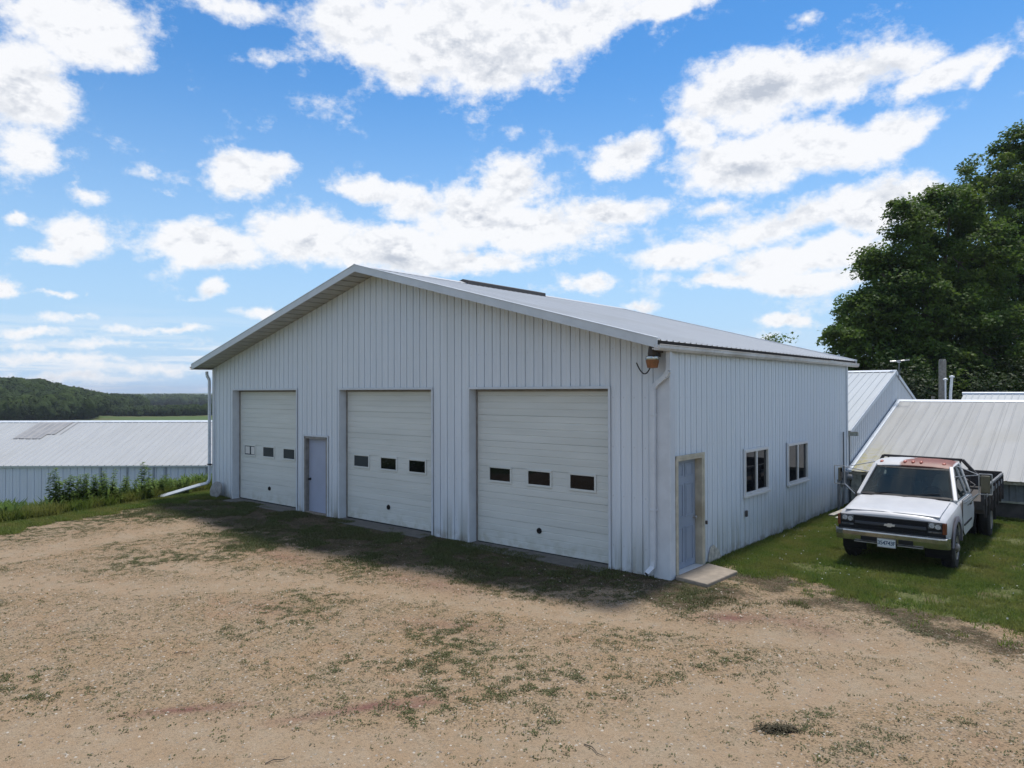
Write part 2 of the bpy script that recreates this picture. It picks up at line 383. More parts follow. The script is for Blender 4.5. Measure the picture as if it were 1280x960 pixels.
turf=t.mix(t.rng(fine,.35,.7),(.075,.085,.03),(.14,.15,.055)); turf=t.mix(t.rng(t.noise(1.1,5,.6),.52,.66,0,.8),turf,(.12,.085,.05)); turf=t.mix(t.rng(t.noise(.012,4),.45,.6,0,.7),turf,(.06,.115,.03))
edge2=t.math('ADD',mg,t.math('MULTIPLY',t.math('SUBTRACT',mid,.5),.7)); cc=t.mix(t.rng(edge2,.35,.65),cc,turf)
M['ground']=t.set(cc,.95,0,.15)
hh=t.math('ADD',t.math('MULTIPLY',vo.outputs['Distance'],-.6),t.math('ADD',t.math('MULTIPLY',fine,1.0),t.math('MULTIPLY',mid,1.2)))
t.bump(hh,.55,.03)
ground=npmesh('ground',np.stack([GX,GY,GZ],-1).reshape(-1,3),F,M['ground'],smooth=True)
mk=np.zeros((nx*ny,4),np.float32); fx_,fy_=GX.ravel(),GY.ravel()
mk[:,0]=grassmask(fx_,fy_)
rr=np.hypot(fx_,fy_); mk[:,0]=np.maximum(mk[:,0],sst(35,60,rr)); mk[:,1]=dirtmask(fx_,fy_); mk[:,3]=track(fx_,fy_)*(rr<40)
for sx,sy,ra,rb,an,w in ((1.74,-1.3,.55,.22,.6,.75),(-1.49,-7.92,.55,.07,.9,.75),(-.09,-6.75,.7,.08,1.05,.8),(.3,-6.35,.35,.07,1.05,.7),(-4.06,-5.5,.5,.3,.3,.3),(-6.9,-3.3,1.4,.35,0,.35),(-3.3,-2.9,1.2,.3,.1,.35),(-1.3,-4.3,.9,.3,.5,.25),(2.6,-1.0,.6,.25,-.3,.3)):
    dx,dy=fx_-sx,fy_-sy; u=dx*math.cos(an)+dy*math.sin(an); v=-dx*math.sin(an)+dy*math.cos(an)
    mk[:,2]=np.maximum(mk[:,2],w*np.exp(-((u/ra)**2+(v/rb)**2))*(.4+1.2*fbm(fx_,fy_,.25,77,2)))
mk[:,2]=np.clip(mk[:,2],0,1)
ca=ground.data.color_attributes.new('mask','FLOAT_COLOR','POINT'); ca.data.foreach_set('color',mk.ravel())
tag(ground,kind='structure')

# ------------------------------------------------------------------ scatter
def tuft(k,h,w,spread,lean,seed,leafy=False):
    r=np.random.default_rng(seed); V=[];Fc=[]
    for i in range(k):
        a=r.random()*2*PI; rad=spread*math.sqrt(r.random()); bx,by=math.cos(r.random()*6.28)*rad,math.sin(r.random()*6.28)*rad
        hh=h*(.5+.7*r.random()); ln=lean*hh*(.4+.9*r.random()); ww=w*(.7+.6*r.random())
        px,py=-math.sin(a)*ww/2,math.cos(a)*ww/2; dx,dy=math.cos(a),math.sin(a)
        b=len(V)
        if leafy:
            V+=[(bx,by,0.002),(bx+dx*ln*.5+px,by+dy*ln*.5+py,hh*.6),(bx+dx*ln,by+dy*ln,hh*.8),(bx+dx*ln*.5-px,by+dy*ln*.5-py,hh*.6)]
        else:
            V+=[(bx-px,by-py,-.004),(bx+px,by+py,-.004),(bx+dx*ln+px*.3,by+dy*ln+py*.3,hh),(bx+dx*ln-px*.3,by+dy*ln-py*.3,hh)]
        Fc.append((b,b+1,b+2,b+3))
    return np.array(V),np.array(Fc)
def scatter(name,P,variants,smin,smax,mat,parent=None,rnd=None,r=None):
    r=r or rng; n=len(P); vi=r.integers(0,len(variants),n); Vs=[];Fs=[];A=[];off=0
    for k,(V,Fc) in enumerate(variants):
        S=P[vi==k]; m=len(S)
        if m==0: continue
        s=r.uniform(smin,smax,m)[:,None]; a=r.uniform(0,2*PI,m); c,q=np.cos(a)[:,None],np.sin(a)[:,None]
        x=(V[None,:,0]*c-V[None,:,1]*q)*s+S[:,0:1]; y=(V[None,:,0]*q+V[None,:,1]*c)*s+S[:,1:2]; z=V[None,:,2]*s*r.uniform(.8,1.2,m)[:,None]+S[:,2:3]
        Vs.append(np.stack([x,y,z],-1).reshape(-1,3)); nv=len(V)
        Fs.append((Fc[None]+(np.arange(m)*nv)[:,None,None]).reshape(-1,Fc.shape[1])+off); off+=m*nv
        base=r.random(m)
        A.append(np.clip(np.repeat(base,nv)*.7+np.repeat(r.random(m*(nv//4)),4)*.3,0,1))
    return npmesh(name,np.concatenate(Vs),np.concatenate(Fs),mat,parent,np.concatenate(A))
def pick(n,x0,x1,y0,y1,dens):
    x=rng.uniform(x0,x1,n); y=rng.uniform(y0,y1,n); k=rng.random(n)<dens(x,y)
    lat,dep=azpix(x,y); k&=(dep>4)&(lat>-dep*.80-2)&(lat<dep*.80+4)
    ins=(x>-16.25)&(x<0)&(y>-.02)&(y<11)
    k&=~ins
    x,y=x[k],y[k]; return np.stack([x,y,gz(x,y)],-1)
slab=lambda x,y:~((x>0)&(x<.72)&(y>0)&(y<1.3))
gv=[tuft(14,.042,.011,.08,.9,s) for s in range(8)]
P=pick(240000,0,17,-5,11,lambda x,y:grassmask(x,y)**1.3*slab(x,y)*(.25+.75*sst(.38,.52,fbm(x,y,.6,71,3)))*(1-.92*sst(.62,.70,fbm(x,y,.9,73,3)))*sst(0,.3,x+.25))
lawn=scatter('lawn_grass',P,gv,.7,1.5,M['grass']); tag(lawn,'short green lawn growing round the flatbed truck and along the side wall','grass',kind='stuff')
cl=[]
for k in range(3):
    a=np.array([(-1,-1,0),(1,-1,0),(1,1,0),(-1,1,0)])*.009; b=a[:,[0,2,1]]+np.array((0,0,.006)); V=np.concatenate([a+np.array((0,0,.055)),b+np.array((0,0,.05)),a*.3+np.array((.05*k,.03,.06))]); cl.append((V,np.arange(12).reshape(-1,4)))
P=pick(900,0.3,13,-1,11,lambda x,y:(grassmask(x,y)>.6)*sst(.5,.62,fbm(x,y,1.2,75,2)))
o=scatter('clover_flowers',P,cl,.7,1.3,simple('clover_white',(.55,.55,.48),.8)); tag(o,'tiny white clover heads dotted over the lawn','clover',kind='stuff')
P=pick(90000,-24,-12.5,-9,4,lambda x,y:(grassmask(x,y)>.45)*1.)
P2=pick(60000,-24,-15.5,-9,6,lambda x,y:((bank(y)-x)>-.25)*((bank(y)-x)<3.2)*1.)
gl=[tuft(14,.19,.015,.12,.8,s+40) for s in range(8)]
o=scatter('verge_grass',P,gv,.8,1.8,M['grass']); tag(o,'bright mown grass strip between the gravel and the bank','grass',kind='stuff')
ul=[tuft(16,.42,.05,.16,.55,s+140,True) for s in range(6)]
P3=pick(5200,-22,-15.6,-9,5,lambda x,y:((bank(y)-x)>.1)*((bank(y)-x)<2.6)*sst(.38,.6,fbm(x,y,1.1,101,3)))
o=scatter('bank_undergrowth',P3,ul,.7,1.5,M['goldenrod']); tag(o,'leafy yellow green undergrowth massed along the bank','undergrowth',kind='stuff')
o=scatter('rough_grass',P2,gl,.6,1.7,M['grass']); tag(o,'tall rough grass on the bank before the long low barn','grass',kind='stuff')
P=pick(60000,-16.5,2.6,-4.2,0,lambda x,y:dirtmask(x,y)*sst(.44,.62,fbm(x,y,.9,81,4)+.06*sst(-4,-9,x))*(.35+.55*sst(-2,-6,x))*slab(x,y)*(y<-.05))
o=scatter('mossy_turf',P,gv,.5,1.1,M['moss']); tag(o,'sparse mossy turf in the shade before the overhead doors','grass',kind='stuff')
wv=[tuft(6,.016,.018,.04,1.6,s+90,True) for s in range(8)]
P=pick(620000,-20,9,-11,1.6,lambda x,y:weeddens(x,y)*(grassmask(x,y)<.6)*slab(x,y)*sst(.40,.60,fbm(x,y,.14,91,3))*1.0+.012*(grassmask(x,y)<.5))
o=scatter('gravel_weeds',P,wv,.35,1.05,M['weed']); tag(o,'small dark weeds sprouting all over the gravel yard','weeds',kind='stuff')
# pebbles
def pebble(seed):
    r=np.random.default_rng(seed); V=np.array([(0,0,.6),(1,0,0),(.3,.9,.05),(-.8,.5,0),(-.7,-.6,.05),(.4,-.9,0)])*.5; V+=r.normal(0,.07,V.shape)
    Fc=np.array([(0,1,2),(0,2,3),(0,3,4),(0,4,5),(0,5,1)]); return V,Fc
x=rng.uniform(-12,8,16000); y=rng.uniform(-11,0,16000); lat,dep=azpix(x,y); k=(dep>4)&(np.abs(lat)<dep*.76+1)&(dep<rng.uniform(5,17,16000)); x,y=x[k],y[k]
PV=[pebble(s) for s in range(5)]; Vs=[];Fs=[];A=[];off=0; z=gz(x,y); vi=rng.integers(0,5,len(x))
for k in range(5):
    q=vi==k; s=rng.uniform(.012,.038,q.sum())[:,None]**1; a=rng.uniform(0,6.28,q.sum()); c,d=np.cos(a)[:,None],np.sin(a)[:,None]; V,Fc=PV[k]
    X=(V[None,:,0]*c-V[None,:,1]*d)*s+x[q][:,None]; Y=(V[None,:,0]*d+V[None,:,1]*c)*s+y[q][:,None]; Z=V[None,:,2]*s+z[q][:,None]
    Vs.append(np.stack([X,Y,Z],-1).reshape(-1,3)); Fs.append((Fc[None]+(np.arange(q.sum())*6)[:,None,None]).reshape(-1,3)+off); off+=q.sum()*6; A.append(np.repeat(rng.random(q.sum()),6))
t=NT('loose_stones'); a=t.new('ShaderNodeAttribute'); a.attribute_name='rnd'; M['stones']=t.set(t.mix(a.outputs['Fac'],(.14,.11,.08),(.44,.39,.32)),.9)
o=npmesh('loose_gravel',np.concatenate(Vs),np.concatenate(Fs),M['stones'],attr=np.concatenate(A)); tag(o,'loose pale stones lying on the gravel yard','gravel',kind='stuff')

# ------------------------------------------------------------------ sheet metal
def ribprofile(L,pitch=.2286,h=.018,wt=.02,wb=.055,start=0,minor=True):
    pts=[(0,0)]; c=start+pitch/2
    while c<L-.03:
        if c-wb/2>0.01:
            pts+=[(c-wb/2,0),(c-wt/2,h),(c+wt/2,h),(c+wb/2,0)]
            if minor:
                for k in (1/3,2/3):
                    m=c+pitch*k
                    if m<L-.03: pts+=[(m-.014,0),(m,h*.22),(m+.014,0)]
        c+=pitch
    pts.append((L,0)); return pts
def grooveprofile(L,pitch=.2286,start=0,dep=.024,w=.024,alt=False):
    pts=[(0,0)]; c=start+pitch/2; i=0
    while c<L-.03:
        if c-w>0.01:
            pts+=[(c-w/2-.003,0),(c-w/2,-dep),(c+w/2,-dep),(c+w/2+.003,0)]
            q=c+pitch/2
            if q<L-.03: pts+=[(q-.02,0),(q-.006,.007),(q+.006,.007),(q+.02,0)]
        c+=pitch; i+=1
    pts.append((L,0)); return pts
def ribsheet(mb,o,u,L,v,S,n,thick=.012,mi=0,**kw):
    o,u,v,n=[Vector(q) for q in (o,u,v,n)]; pr=ribprofile(L,**kw)
    vs=[]; 
    for s,h in pr:
        p=o+u*s+n*h; vs+= [p,p+v*S]
    fs=[(2*i,2*i+2,2*i+3,2*i+1) for i in range(len(pr)-1)]
    b=len(vs); vs+= [q-n*(thick) for q in vs[:]] if False else []
    mb.add(vs,fs,mi)
def wallpanel(mb,o,u,L,n,ztop,zbot,openings,mi=0,phase=0,breaks=(),**kw):
    """ribs run up the wall. openings: (s0,s1,z0,z1)"""
    o,u,n=[Vector(q) for q in (o,u,n)]
    pr=grooveprofile(L,start=phase,**kw); xs=[p[0] for p in pr]; hs=[p[1] for p in pr]
    add=sorted(set([e for op in openings for e in op[:2]]+list(breaks))); S=sorted(set(xs+add)); H=np.interp(S,xs,hs)
    for i in range(len(S)-1):
        a,b=S[i],S[i+1]
        if b-a<1e-5: continue
        m=(a+b)/2; cuts=[op for op in openings if op[0]<m<op[1]]
        segs=[[(zbot,zbot),None]]; lo=(zbot,zbot); iv=[]
        for op in sorted(cuts,key=lambda q:q[2]):
            if op[2]>zbot+1e-4: iv.append((lo,(op[2],op[2])))
            lo=(op[3],op[3])
        iv.append((lo,(ztop(a),ztop(b))))
        for l,t_ in iv:
            pa,pb=o+u*a+n*H[i],o+u*b+n*H[i+1]
            mb.add([pa+Vector((0,0,l[0])),pb+Vector((0,0,l[1])),pb+Vector((0,0,t_[1])),pa+Vector((0,0,t_[0]))],[(0,1,2,3)],mi)

# ------------------------------------------------------------------ main building
W,D=16.26,10.93; RX=-W/2; RZ=6.405; SL=.267; OF=.63; OB=.70; OR_=.10; OL=.20
def rz(X): return RZ-SL*abs(X-RX)
B=empty('metal_garage_building',(RX,D/2,0),0,'large white ribbed metal garage with three overhead doors and a low gable roof','building')
bo=Vector((-RX,-D/2,0))
def bp(mb,name,mats,**k):
    mb.v=[(v[0]+bo.x,v[1]+bo.y,v[2]) for v in mb.v]; return mb.build(name,mats,B,**k)
doors=[(-15.01,-11.56),(-9.57,-6.08),(-4.87,-1.27)]; HD=3.385; REC=.22
ops=[(a+W,b+W,-1,HD) for a,b in doors]+[(-11.16+W,-10.10+W,-1,2.11)]
mb=MB(); wallpanel(mb,(-W,0,0),(1,0,0),W,(0,-1,0),lambda s:rz(s-W)-.13,-.12,ops,phase=.05,breaks=(W/2,)); bp(mb,'front_wall',M['siding'])
mb=MB(); wallpanel(mb,(0,0,0),(0,1,0),D,(1,0,0),lambda s:rz(0)-.10,-.12,[(.19,1.24,-1,2.12),(3.27,4.62,1.12,2.07),(5.88,7.32,1.09,2.05)],phase=.02); bp(mb,'side_wall',M['siding'])
mb=MB(); wallpanel(mb,(-W,D,0),(0,-1,0),D,(-1,0,0),lambda s:rz(-W)-.10,-.7,[],phase=.02); bp(mb,'side_wall',M['siding'])
mb=MB(); wallpanel(mb,(0,D,0),(-1,0,0),W,(0,1,0),lambda s:rz(-s)-.13,-.3,[],phase=.02,breaks=(W/2,)); bp(mb,'rear_wall',M['siding'])
mb=MB(); mb.box(-W+.02,-.02,.02,D-.02,-.6,-.005); bp(mb,'foundation',M['apron'])
# corner trims
mb=MB()
mb.prism([(-.30,-.052),(.03,-.052),(.034,-.03),(.034,.14),(.0,.14),(.0,0),(-.30,0)][::-1],'z',-.1,rz(0)-.16)
o_=bp(mb,'corner_trim',M['trim'],bevel=.012)
mb=MB(); mb.prism([(-W-.03,.12),(-W-.03,-.03),(-W+.10,-.03),(-W+.10,0),(-W,0),(-W,.12)],'z',-.12,rz(-W)-.16); bp(mb,'corner_trim',M['trim'],bevel=.004)
mb=MB(); mb.prism([(.03,D-.1),(.03,D+.03),(-.1,D+.03),(-.1,D),(0,D),(0,D-.1)],'z',-.1,rz(0)-.16); bp(mb,'corner_trim',M['trim'],bevel=.004)
# roof sheets
cs=math.cos(math.atan(SL)); sn=math.sin(math.atan(SL)); Lr=D+OF+OB
for side in (1,-1):
    ov=OR_ if side>0 else OL; S=(W/2+ov)/cs; mb=MB()
    n=Vector((sn*side,0,cs)); v=Vector((cs*side,0,-sn))
    ribsheet(mb,(RX,-OF,RZ),(0,1,0),Lr,v,S,n,h=.022,minor=False)
    p0=Vector((RX,-OF+.004,RZ-.008)); # deck thickness below the sheet
    a,b_=p0,p0+v*(S-.03); dn=-n*.05
    Y=Vector((0,Lr-.008,0)); mb.add([a,b_,b_+Y,a+Y,a+dn,b_+dn,b_+Y+dn,a+Y+dn],[(0,1,2,3),(4,7,6,5),(0,4,5,1),(1,5,6,2),(2,6,7,3),(3,7,4,0)],1)
    bp(mb,'roof_slope',[M['roof'],M['dark']])
    # rake fascia front/back
    for yy in (-OF-.012,D+OB-.012):
        mb=MB(); x1=RX+side*(W/2+ov)
        mb.prism([(RX,RZ+.03),(x1,rz(x1)+.03),(x1,rz(x1)-.135),(RX,RZ-.135)][::side],'y',yy,yy+.024); bp(mb,'rake_fascia',M['fascia'])
        mb=MB(); mb.prism([(RX,RZ+.045),(x1,rz(x1)+.045),(x1,rz(x1)+.03),(RX,RZ+.03)][::side],'y',yy-.01,yy+.10); bp(mb,'rake_cap',M['trim'])
    # rake soffit, boarded in short panels
    mb=MB(); x1=RX+side*(W/2+ov-.01); n_=int(W/2/.305)
    for i in range(n_+1):
        xa=RX+side*(.305*i); xb=RX+side*min(.305*(i+1)-.05,W/2+ov-.01)
        if (xb-xa)*side<=0.02: continue
        za,zb=rz(xa)-.128,rz(xb)-.128
        mb.add([(xa,-OF+.012,za),(xb,-OF+.012,zb),(xb,.0,zb),(xa,.0,za),(xa,-OF+.012,za+.02),(xb,-OF+.012,zb+.02),(xb,.0,zb+.02),(xa,.0,za+.02)],[(0,3,2,1),(4,5,6,7),(0,1,5,4),(1,2,6,5),(2,3,7,6),(3,0,4,7)])
    bp(mb,'soffit',M['soffit'])
mb=MB(); mb.prism([(RX-.17,rz(RX-.17)+.03),(RX,RZ+.055),(RX+.17,rz(RX+.17)+.03),(RX+.17,rz(RX+.17)+.022),(RX,RZ+.045),(RX-.17,rz(RX-.17)+.022)],'y',-OF-.02,D+OB+.02); bp(mb,'ridge_cap',M['roof'])
# ridge ventilator
mb=MB(); mb.prism([(RX-.22,RZ-.06),(RX-.22,RZ+.07),(RX,RZ+.13),(RX+.22,RZ+.07),(RX+.22,RZ-.06)],'y',3.15,6.75); bp(mb,'ridge_vent',M['darkmetal'],bevel=.01)
# gutters
def gutter(mb,x0,side,y0,y1,z):
    w=.11; pr=[(0,.10),(0,0),(.075,0),(.105,.04),(.105,.085),(.115,.10),(.108,.104),(.098,.09),(.095,.045),(.07,.012),(.012,.012),(.012,.10)]
    mb.prism([(x0+side*p[0],z+p[1]) for p in pr][::side],'y',y0,y1)
mb=MB(); gutter(mb,OR_-.045,1,-OF-.02,D+OB+.05,rz(OR_)-.172); mb.box(.0,OR_-.046,-OF,D+OB,rz(0)-.182,rz(0)-.157); bp(mb,'gutter',M['gutter'])
mb=MB(); gutter(mb,-W-OL+.03,-1,-OF-.02,D+OB,rz(-W-OL)-.13); mb.box(-W-OL+.04,-W-.002,-OF,D+OB,rz(-W-OL)-.13,rz(-W-OL)-.105); bp(mb,'gutter',M['gutter'])
# downspouts
mb=MB()
pts=[(.06,-.13,4.12),(.05,-.13,3.70),(-.02,-.12,3.60),(-.20,-.11,3.47),(-.27,-.105,3.38),(-.275,-.105,2.2),(-.28,-.105,.30),(-.285,-.12,.20),(-.33,-.26,.10)]
for a,b_ in zip(pts[:-1],pts[1:]): mb.bar(a,b_,.085,.07,0,up=(0,1,0))
for i in range(5):
    p=Vector(pts[3]).lerp(Vector(pts[4]),i/5); mb.bar(p,p+Vector((-.01,0,-.006)),.095,.08,0,up=(0,1,0))
for zz in (2.9,1.2): mb.box(-.33,-.225,-.15,-.05,zz,zz+.03)
mb.bar((-.331,-.262,.0985),(-.333,-.268,.0965),.07,.055,1,up=(0,1,0)); bp(mb,'downspout',[M['spout'],M['dark']],bevel=.01)
mb=MB(); pts=[(-W-.25,-.10,4.0),(-W-.24,-.10,3.88),(-W-.20,-.08,3.80),(-W-.14,-.07,3.72),(-W-.13,-.07,2.0),(-W-.13,-.07,.50),(-W-.16,-.12,.40),(-W-.30,-.36,.33)]
for a,b_ in zip(pts[:-1],pts[1:]): mb.bar(a,b_,.085,.07,0,up=(0,1,0))
mb.bar((-W-.27,-.31,.345),(-16.95,-1.72,-.02),.10,.075,0,up=(0,1,0)); 
mb.box(-W-.19,-W-.02,-.12,-.03,.98,1.02,1); bp(mb,'downspout',[M['spout'],M['dark']],bevel=.008)
# overhead doors
def ohdoor(x0,x1,idx):
    mb=MB(); z0=.03 if idx<2 else .02; nsec=6; H=HD-z0; sh=H/nsec; y=REC; prof=[]
    for s in range(nsec):
        zb=z0+s*sh; prof+=[(y,zb+.004)]
        for k in range(1,4):
            zc=zb+sh*k/4; prof+=[(y,zc-.010),(y+.007,zc-.003),(y+.007,zc+.003),(y-.0,zc+.010)]
        prof+=[(y,zb+sh-.007),(y+.016,zb+sh-.005),(y+.016,zb+sh+.001)]
    vs=[]; 
    for (yy,zz) in prof: vs+= [(x0-.04,yy,zz),(x1+.04,yy,zz)]
    mb.add(vs,[(2*i,2*i+1,2*i+3,2*i+2) for i in range(len(prof)-1)])
    d=bp(mb,'overhead_door',M['ohd'])
    wins=[[(-14.70,-14.12),(-13.64,-13.07),(-12.55,-11.99)],[(-9.24,-8.66),(-8.16,-7.59),(-7.10,-6.54)],[(-4.47,-3.89),(-3.39,-2.82),(-2.31,-1.74)]][idx]
    for k,(a,b_) in enumerate(wins):
        mb=MB(); zz0,zz1=1.40,1.67; f=.045; yy=REC-.022
        for q in ((a-f,b_+f,zz0-f,zz0),(a-f,b_+f,zz1,zz1+f),(a-f,a,zz0,zz1),(b_,b_+f,zz0,zz1)): mb.box(q[0],q[1],yy,REC+.006,q[2],q[3])
        mb.v=[(v[0]+bo.x,v[1]+bo.y,v[2]) for v in mb.v]; w=mb.build('window_frame',M['ohd'],d,bevel=.006)
        mb=MB(); mb.box(a,b_,REC-.008,REC+.004,zz0,zz1)
        if idx==0 and k==0: mb.box(a+.03,a+.28,REC-.0105,REC-.0085,zz0+.03,zz1-.02,1); mb.box(a+.36,a+.55,REC-.0105,REC-.0085,zz0+.02,zz1-.02,1)  # pale cards on this pane paint in its whitish reflection and see-through light
        mb.v=[(v[0]+bo.x,v[1]+bo.y,v[2]) for v in mb.v]; mb.build('pane',[M['glass_haze'] if idx==0 or (idx==1 and k==0) else M['glass'],M['vinyl']],d)
    lx=[-13.31,-7.88,-3.11][idx]
    mb=MB(); mb.lathe([(.001,-.03),(.045,-.03),(.06,-.015),(.062,.004)],(lx,REC,.45),'y',20); mb.box(lx-.012,lx+.012,REC-.05,REC-.028,.41,.49)
    mb.v=[(v[0]+bo.x,v[1]+bo.y,v[2]) for v in mb.v]; mb.build('lock_handle',M['black'],d)
    mb=MB(); mb.box(x0-.02,x1+.02,REC-.012,REC+.03,-.01,z0+.006); mb.v=[(v[0]+bo.x,v[1]+bo.y,v[2]) for v in mb.v]; mb.build('bottom_seal',M['dark'],d)
    # recess lining
    mb=MB(); mb.box(x0-.02,x0,-.022,REC+.02,-.1,HD+.02); mb.box(x1,x1+.02,-.022,REC+.02,-.1,HD+.02); mb.box(x0,x1,-.022,REC+.02,HD,HD+.02)
    # face trim
    mb.box(x0-.05,x0-.001,-.03,-.018,-.1,HD+.05);mb.box(x1+.001,x1+.05,-.03,-.018,-.1,HD+.05);mb.box(x0-.05,x1+.05,-.034,-.0225,HD+.001,HD+.05)
    bp(mb,'door_trim',M['trim'])
    mb=MB(); mb.box(x0+.002,x0+.03,REC-.03,REC-.001,.0,HD-.003); mb.box(x1-.02,x1-.002,REC-.03,REC-.001,.0,HD-.003); mb.box(x0+.031,x1-.021,REC-.028,REC-.001,HD-.05,HD-.003); bp(mb,'weather_strip',M['jamb'])
for i,(a,b_) in enumerate(doors): ohdoor(a,b_,i)
# service door in front
a,b_=-11.16,-10.10
mb=MB(); mb.box(a,a+.06,-.03,.15,0,2.11); mb.box(b_-.06,b_,-.03,.15,0,2.11); mb.box(a,b_,-.03,.15,2.05,2.112); f_=bp(mb,'door_frame',M['jamb'],bevel=.004)
mb=MB(); mb.box(a-.045,a-.001,-.036,-.02,-.1,2.16); mb.box(b_+.001,b_+.045,-.036,-.02,-.1,2.16); mb.box(a-.045,b_+.045,-.040,-.022,2.114,2.16); bp(mb,'door_trim',M['trim'])
mb=MB(); mb.box(a+.062,b_-.062,.09,.13,.04,2.048); sd=bp(mb,'service_door',M['lav'],bevel=.004); sd['label']='plain lavender grey service door between the overhead doors'
mb=MB(); mb.lathe([(.001,-.075),(.022,-.073),(.032,-.055),(.028,-.035),(.012,-.03),(.012,-.01),(.034,-.008),(.034,0)],(a+.135,.09,.93),'y',16)
mb.v=[(v[0]+bo.x,v[1]+bo.y,v[2]) for v in mb.v]; mb.build('door_knob',M['black'],sd,smooth=True)
for zz in (.35,1.05,1.8):
    mb=MB(); mb.lathe([(.012,0),(.012,.1)],(b_-.066,.082,zz),'z',8)
    mb.v=[(v[0]+bo.x,v[1]+bo.y,v[2]) for v in mb.v]; mb.build('hinge',M['darkmetal'],sd)
mb=MB(); mb.box(a+.06,b_-.06,-.03,.13,-.02,.038); bp(mb,'threshold',M['concrete'],bevel=.004)
# side door: six panels, deep cream frame
y0,y1,zt=.19,1.24,2.12
mb=MB(); mb.box(-.22,.045,y0,y0+.045,0,zt); mb.box(-.22,.045,y1-.045,y1,0,zt); mb.box(-.22,.045,y0+.045,y1-.045,zt-.045,zt)
mb.box(.030,.052,y0-.05,y0-.001,-.05,zt+.055); mb.box(.030,.052,y1+.001,y1+.06,-.05,zt+.055); mb.box(.030,.054,y0-.05,y1+.06,zt+.002,zt+.055)
bp(mb,'door_frame',M['cream'],bevel=.004)
mb=MB(); xf=-.10; dy0,dy1=y0+.047,y1-.047; dw=dy1-dy0; mb.box(xf-.04,xf,dy0,dy1,.06,zt-.047); pd=bp(mb,'service_door',M['bluegrey'],bevel=.003); pd['label']='blue grey six panel service door in the side wall'
mb=MB()
for c0,c1 in ((.12,.46),(.54,.88)):
    for r0,r1 in ((.10,.78),(.96,1.60),(1.72,1.98)):
        ya,yb,za,zb=dy0+dw*c0,dy0+dw*c1,.06+r0*.98,.06+r1*.98; g=.025
        for q in ((ya,yb,za,za+g),(ya,yb,zb-g,zb),(ya,ya+g,za+g,zb-g),(yb-g,yb,za+g,zb-g)): mb.box(xf+.0005,xf+.012,q[0],q[1],q[2],q[3])
        mb.box(xf+.0005,xf+.008,ya+g+.03,yb-g-.03,za+g+.03,zb-g-.03)
mb.v=[(v[0]+bo.x,v[1]+bo.y,v[2]) for v in mb.v]; mb.build('door_panels',M['bluegrey'],pd,bevel=.006)
mb=MB(); mb.lathe([(.034,0),(.034,.008),(.012,.01),(.012,.03),(.028,.035),(.032,.055),(.001,.075)],(xf,dy1-.07,.95),'x',16); mb.v=[(v[0]+bo.x,v[1]+bo.y,v[2]) for v in mb.v]; mb.build('door_knob',M['bracket'],pd,smooth=True)
mb=MB(); mb.box(-.16,.06,y0+.046,y1-.046,-.02,.055); bp(mb,'threshold',M['vinyl'],bevel=.005)
# sliding windows
for (a,b_,z0,z1) in ((3.27,4.62,1.12,2.07),(5.88,7.32,1.09,2.05)):
    fr=MB(); f=.05
    fr.box(-.05,.045,a,b_,z0,z0+f); fr.box(-.05,.045,a,b_,z1-f,z1); fr.box(-.05,.045,a,a+f,z0+f,z1-f); fr.box(-.05,.045,b_-f,b_,z0+f,z1-f)
    m=(a+b_)/2; fr.box(-.02,.035,m-.035,m+.035,z0+f,z1-f)
    wf=bp(fr,'window',M['vinyl'],bevel=.005)
    for (c,d_,xx) in ((a+f,m-.035,.008),(m+.035,b_-f,-.006)):
        p=MB(); p.box(xx-.006,xx,c,d_,z0+f,z1-f); p.v=[(v[0]+bo.x,v[1]+bo.y,v[2]) for v in p.v]; p.build('pane',M['glass'],wf)
    s=MB(); s.box(.0,.075,a-.03,b_+.03,z0-.055,z0-.002); s.v=[(v[0]+bo.x,v[1]+bo.y,v[2]) for v in s.v]; s.build('sill',M['vinyl'],wf,bevel=.008)
    s=MB(); s.box(.02,.03,a-.05,a-.001,z0-.05,z1+.04); s.box(.02,.034,a-.05,b_+.04,z1+.001,z1+.03); s.v=[(v[0]+bo.x,v[1]+bo.y,v[2]) for v in s.v]; s.build('trim',M['trim'],wf)
# small fittings
mb=MB(); mb.box(.02,.06,3.29,3.36,.67,.80); bp(mb,'outlet_box',M['darkmetal'],bevel=.008)
mb=MB(); mb.box(.05,.09,1.30,1.335,.80,.87); bp(mb,'latch_hook',M['darkmetal'],bevel=.005)
mb=MB(); mb.prism([(1.46,-.1),(1.50,.16),(1.60,.32),(1.72,.34),(1.92,.22),(2.05,.08),(2.08,-.1)],'x',.022,.030); bp(mb,'wall_patch',M['board'])
# service conduit + meter at the rear corner
mb=MB(); mb.tube([(.06,10.35,2.15),(.06,10.35,1.6),(.06,10.35,.75)],.022); mb.tube([(.06,10.20,0.0),(.10,10.20,.45),(.12,10.28,.62)],.03)
mb.box(.03,.17,10.22,10.50,.62,1.02); mb.lathe([(.001,.13),(.08,.12),(.085,0)],(.17,10.36,.86),'x',16); bp(mb,'electric_meter',M['meter'],bevel=.006)

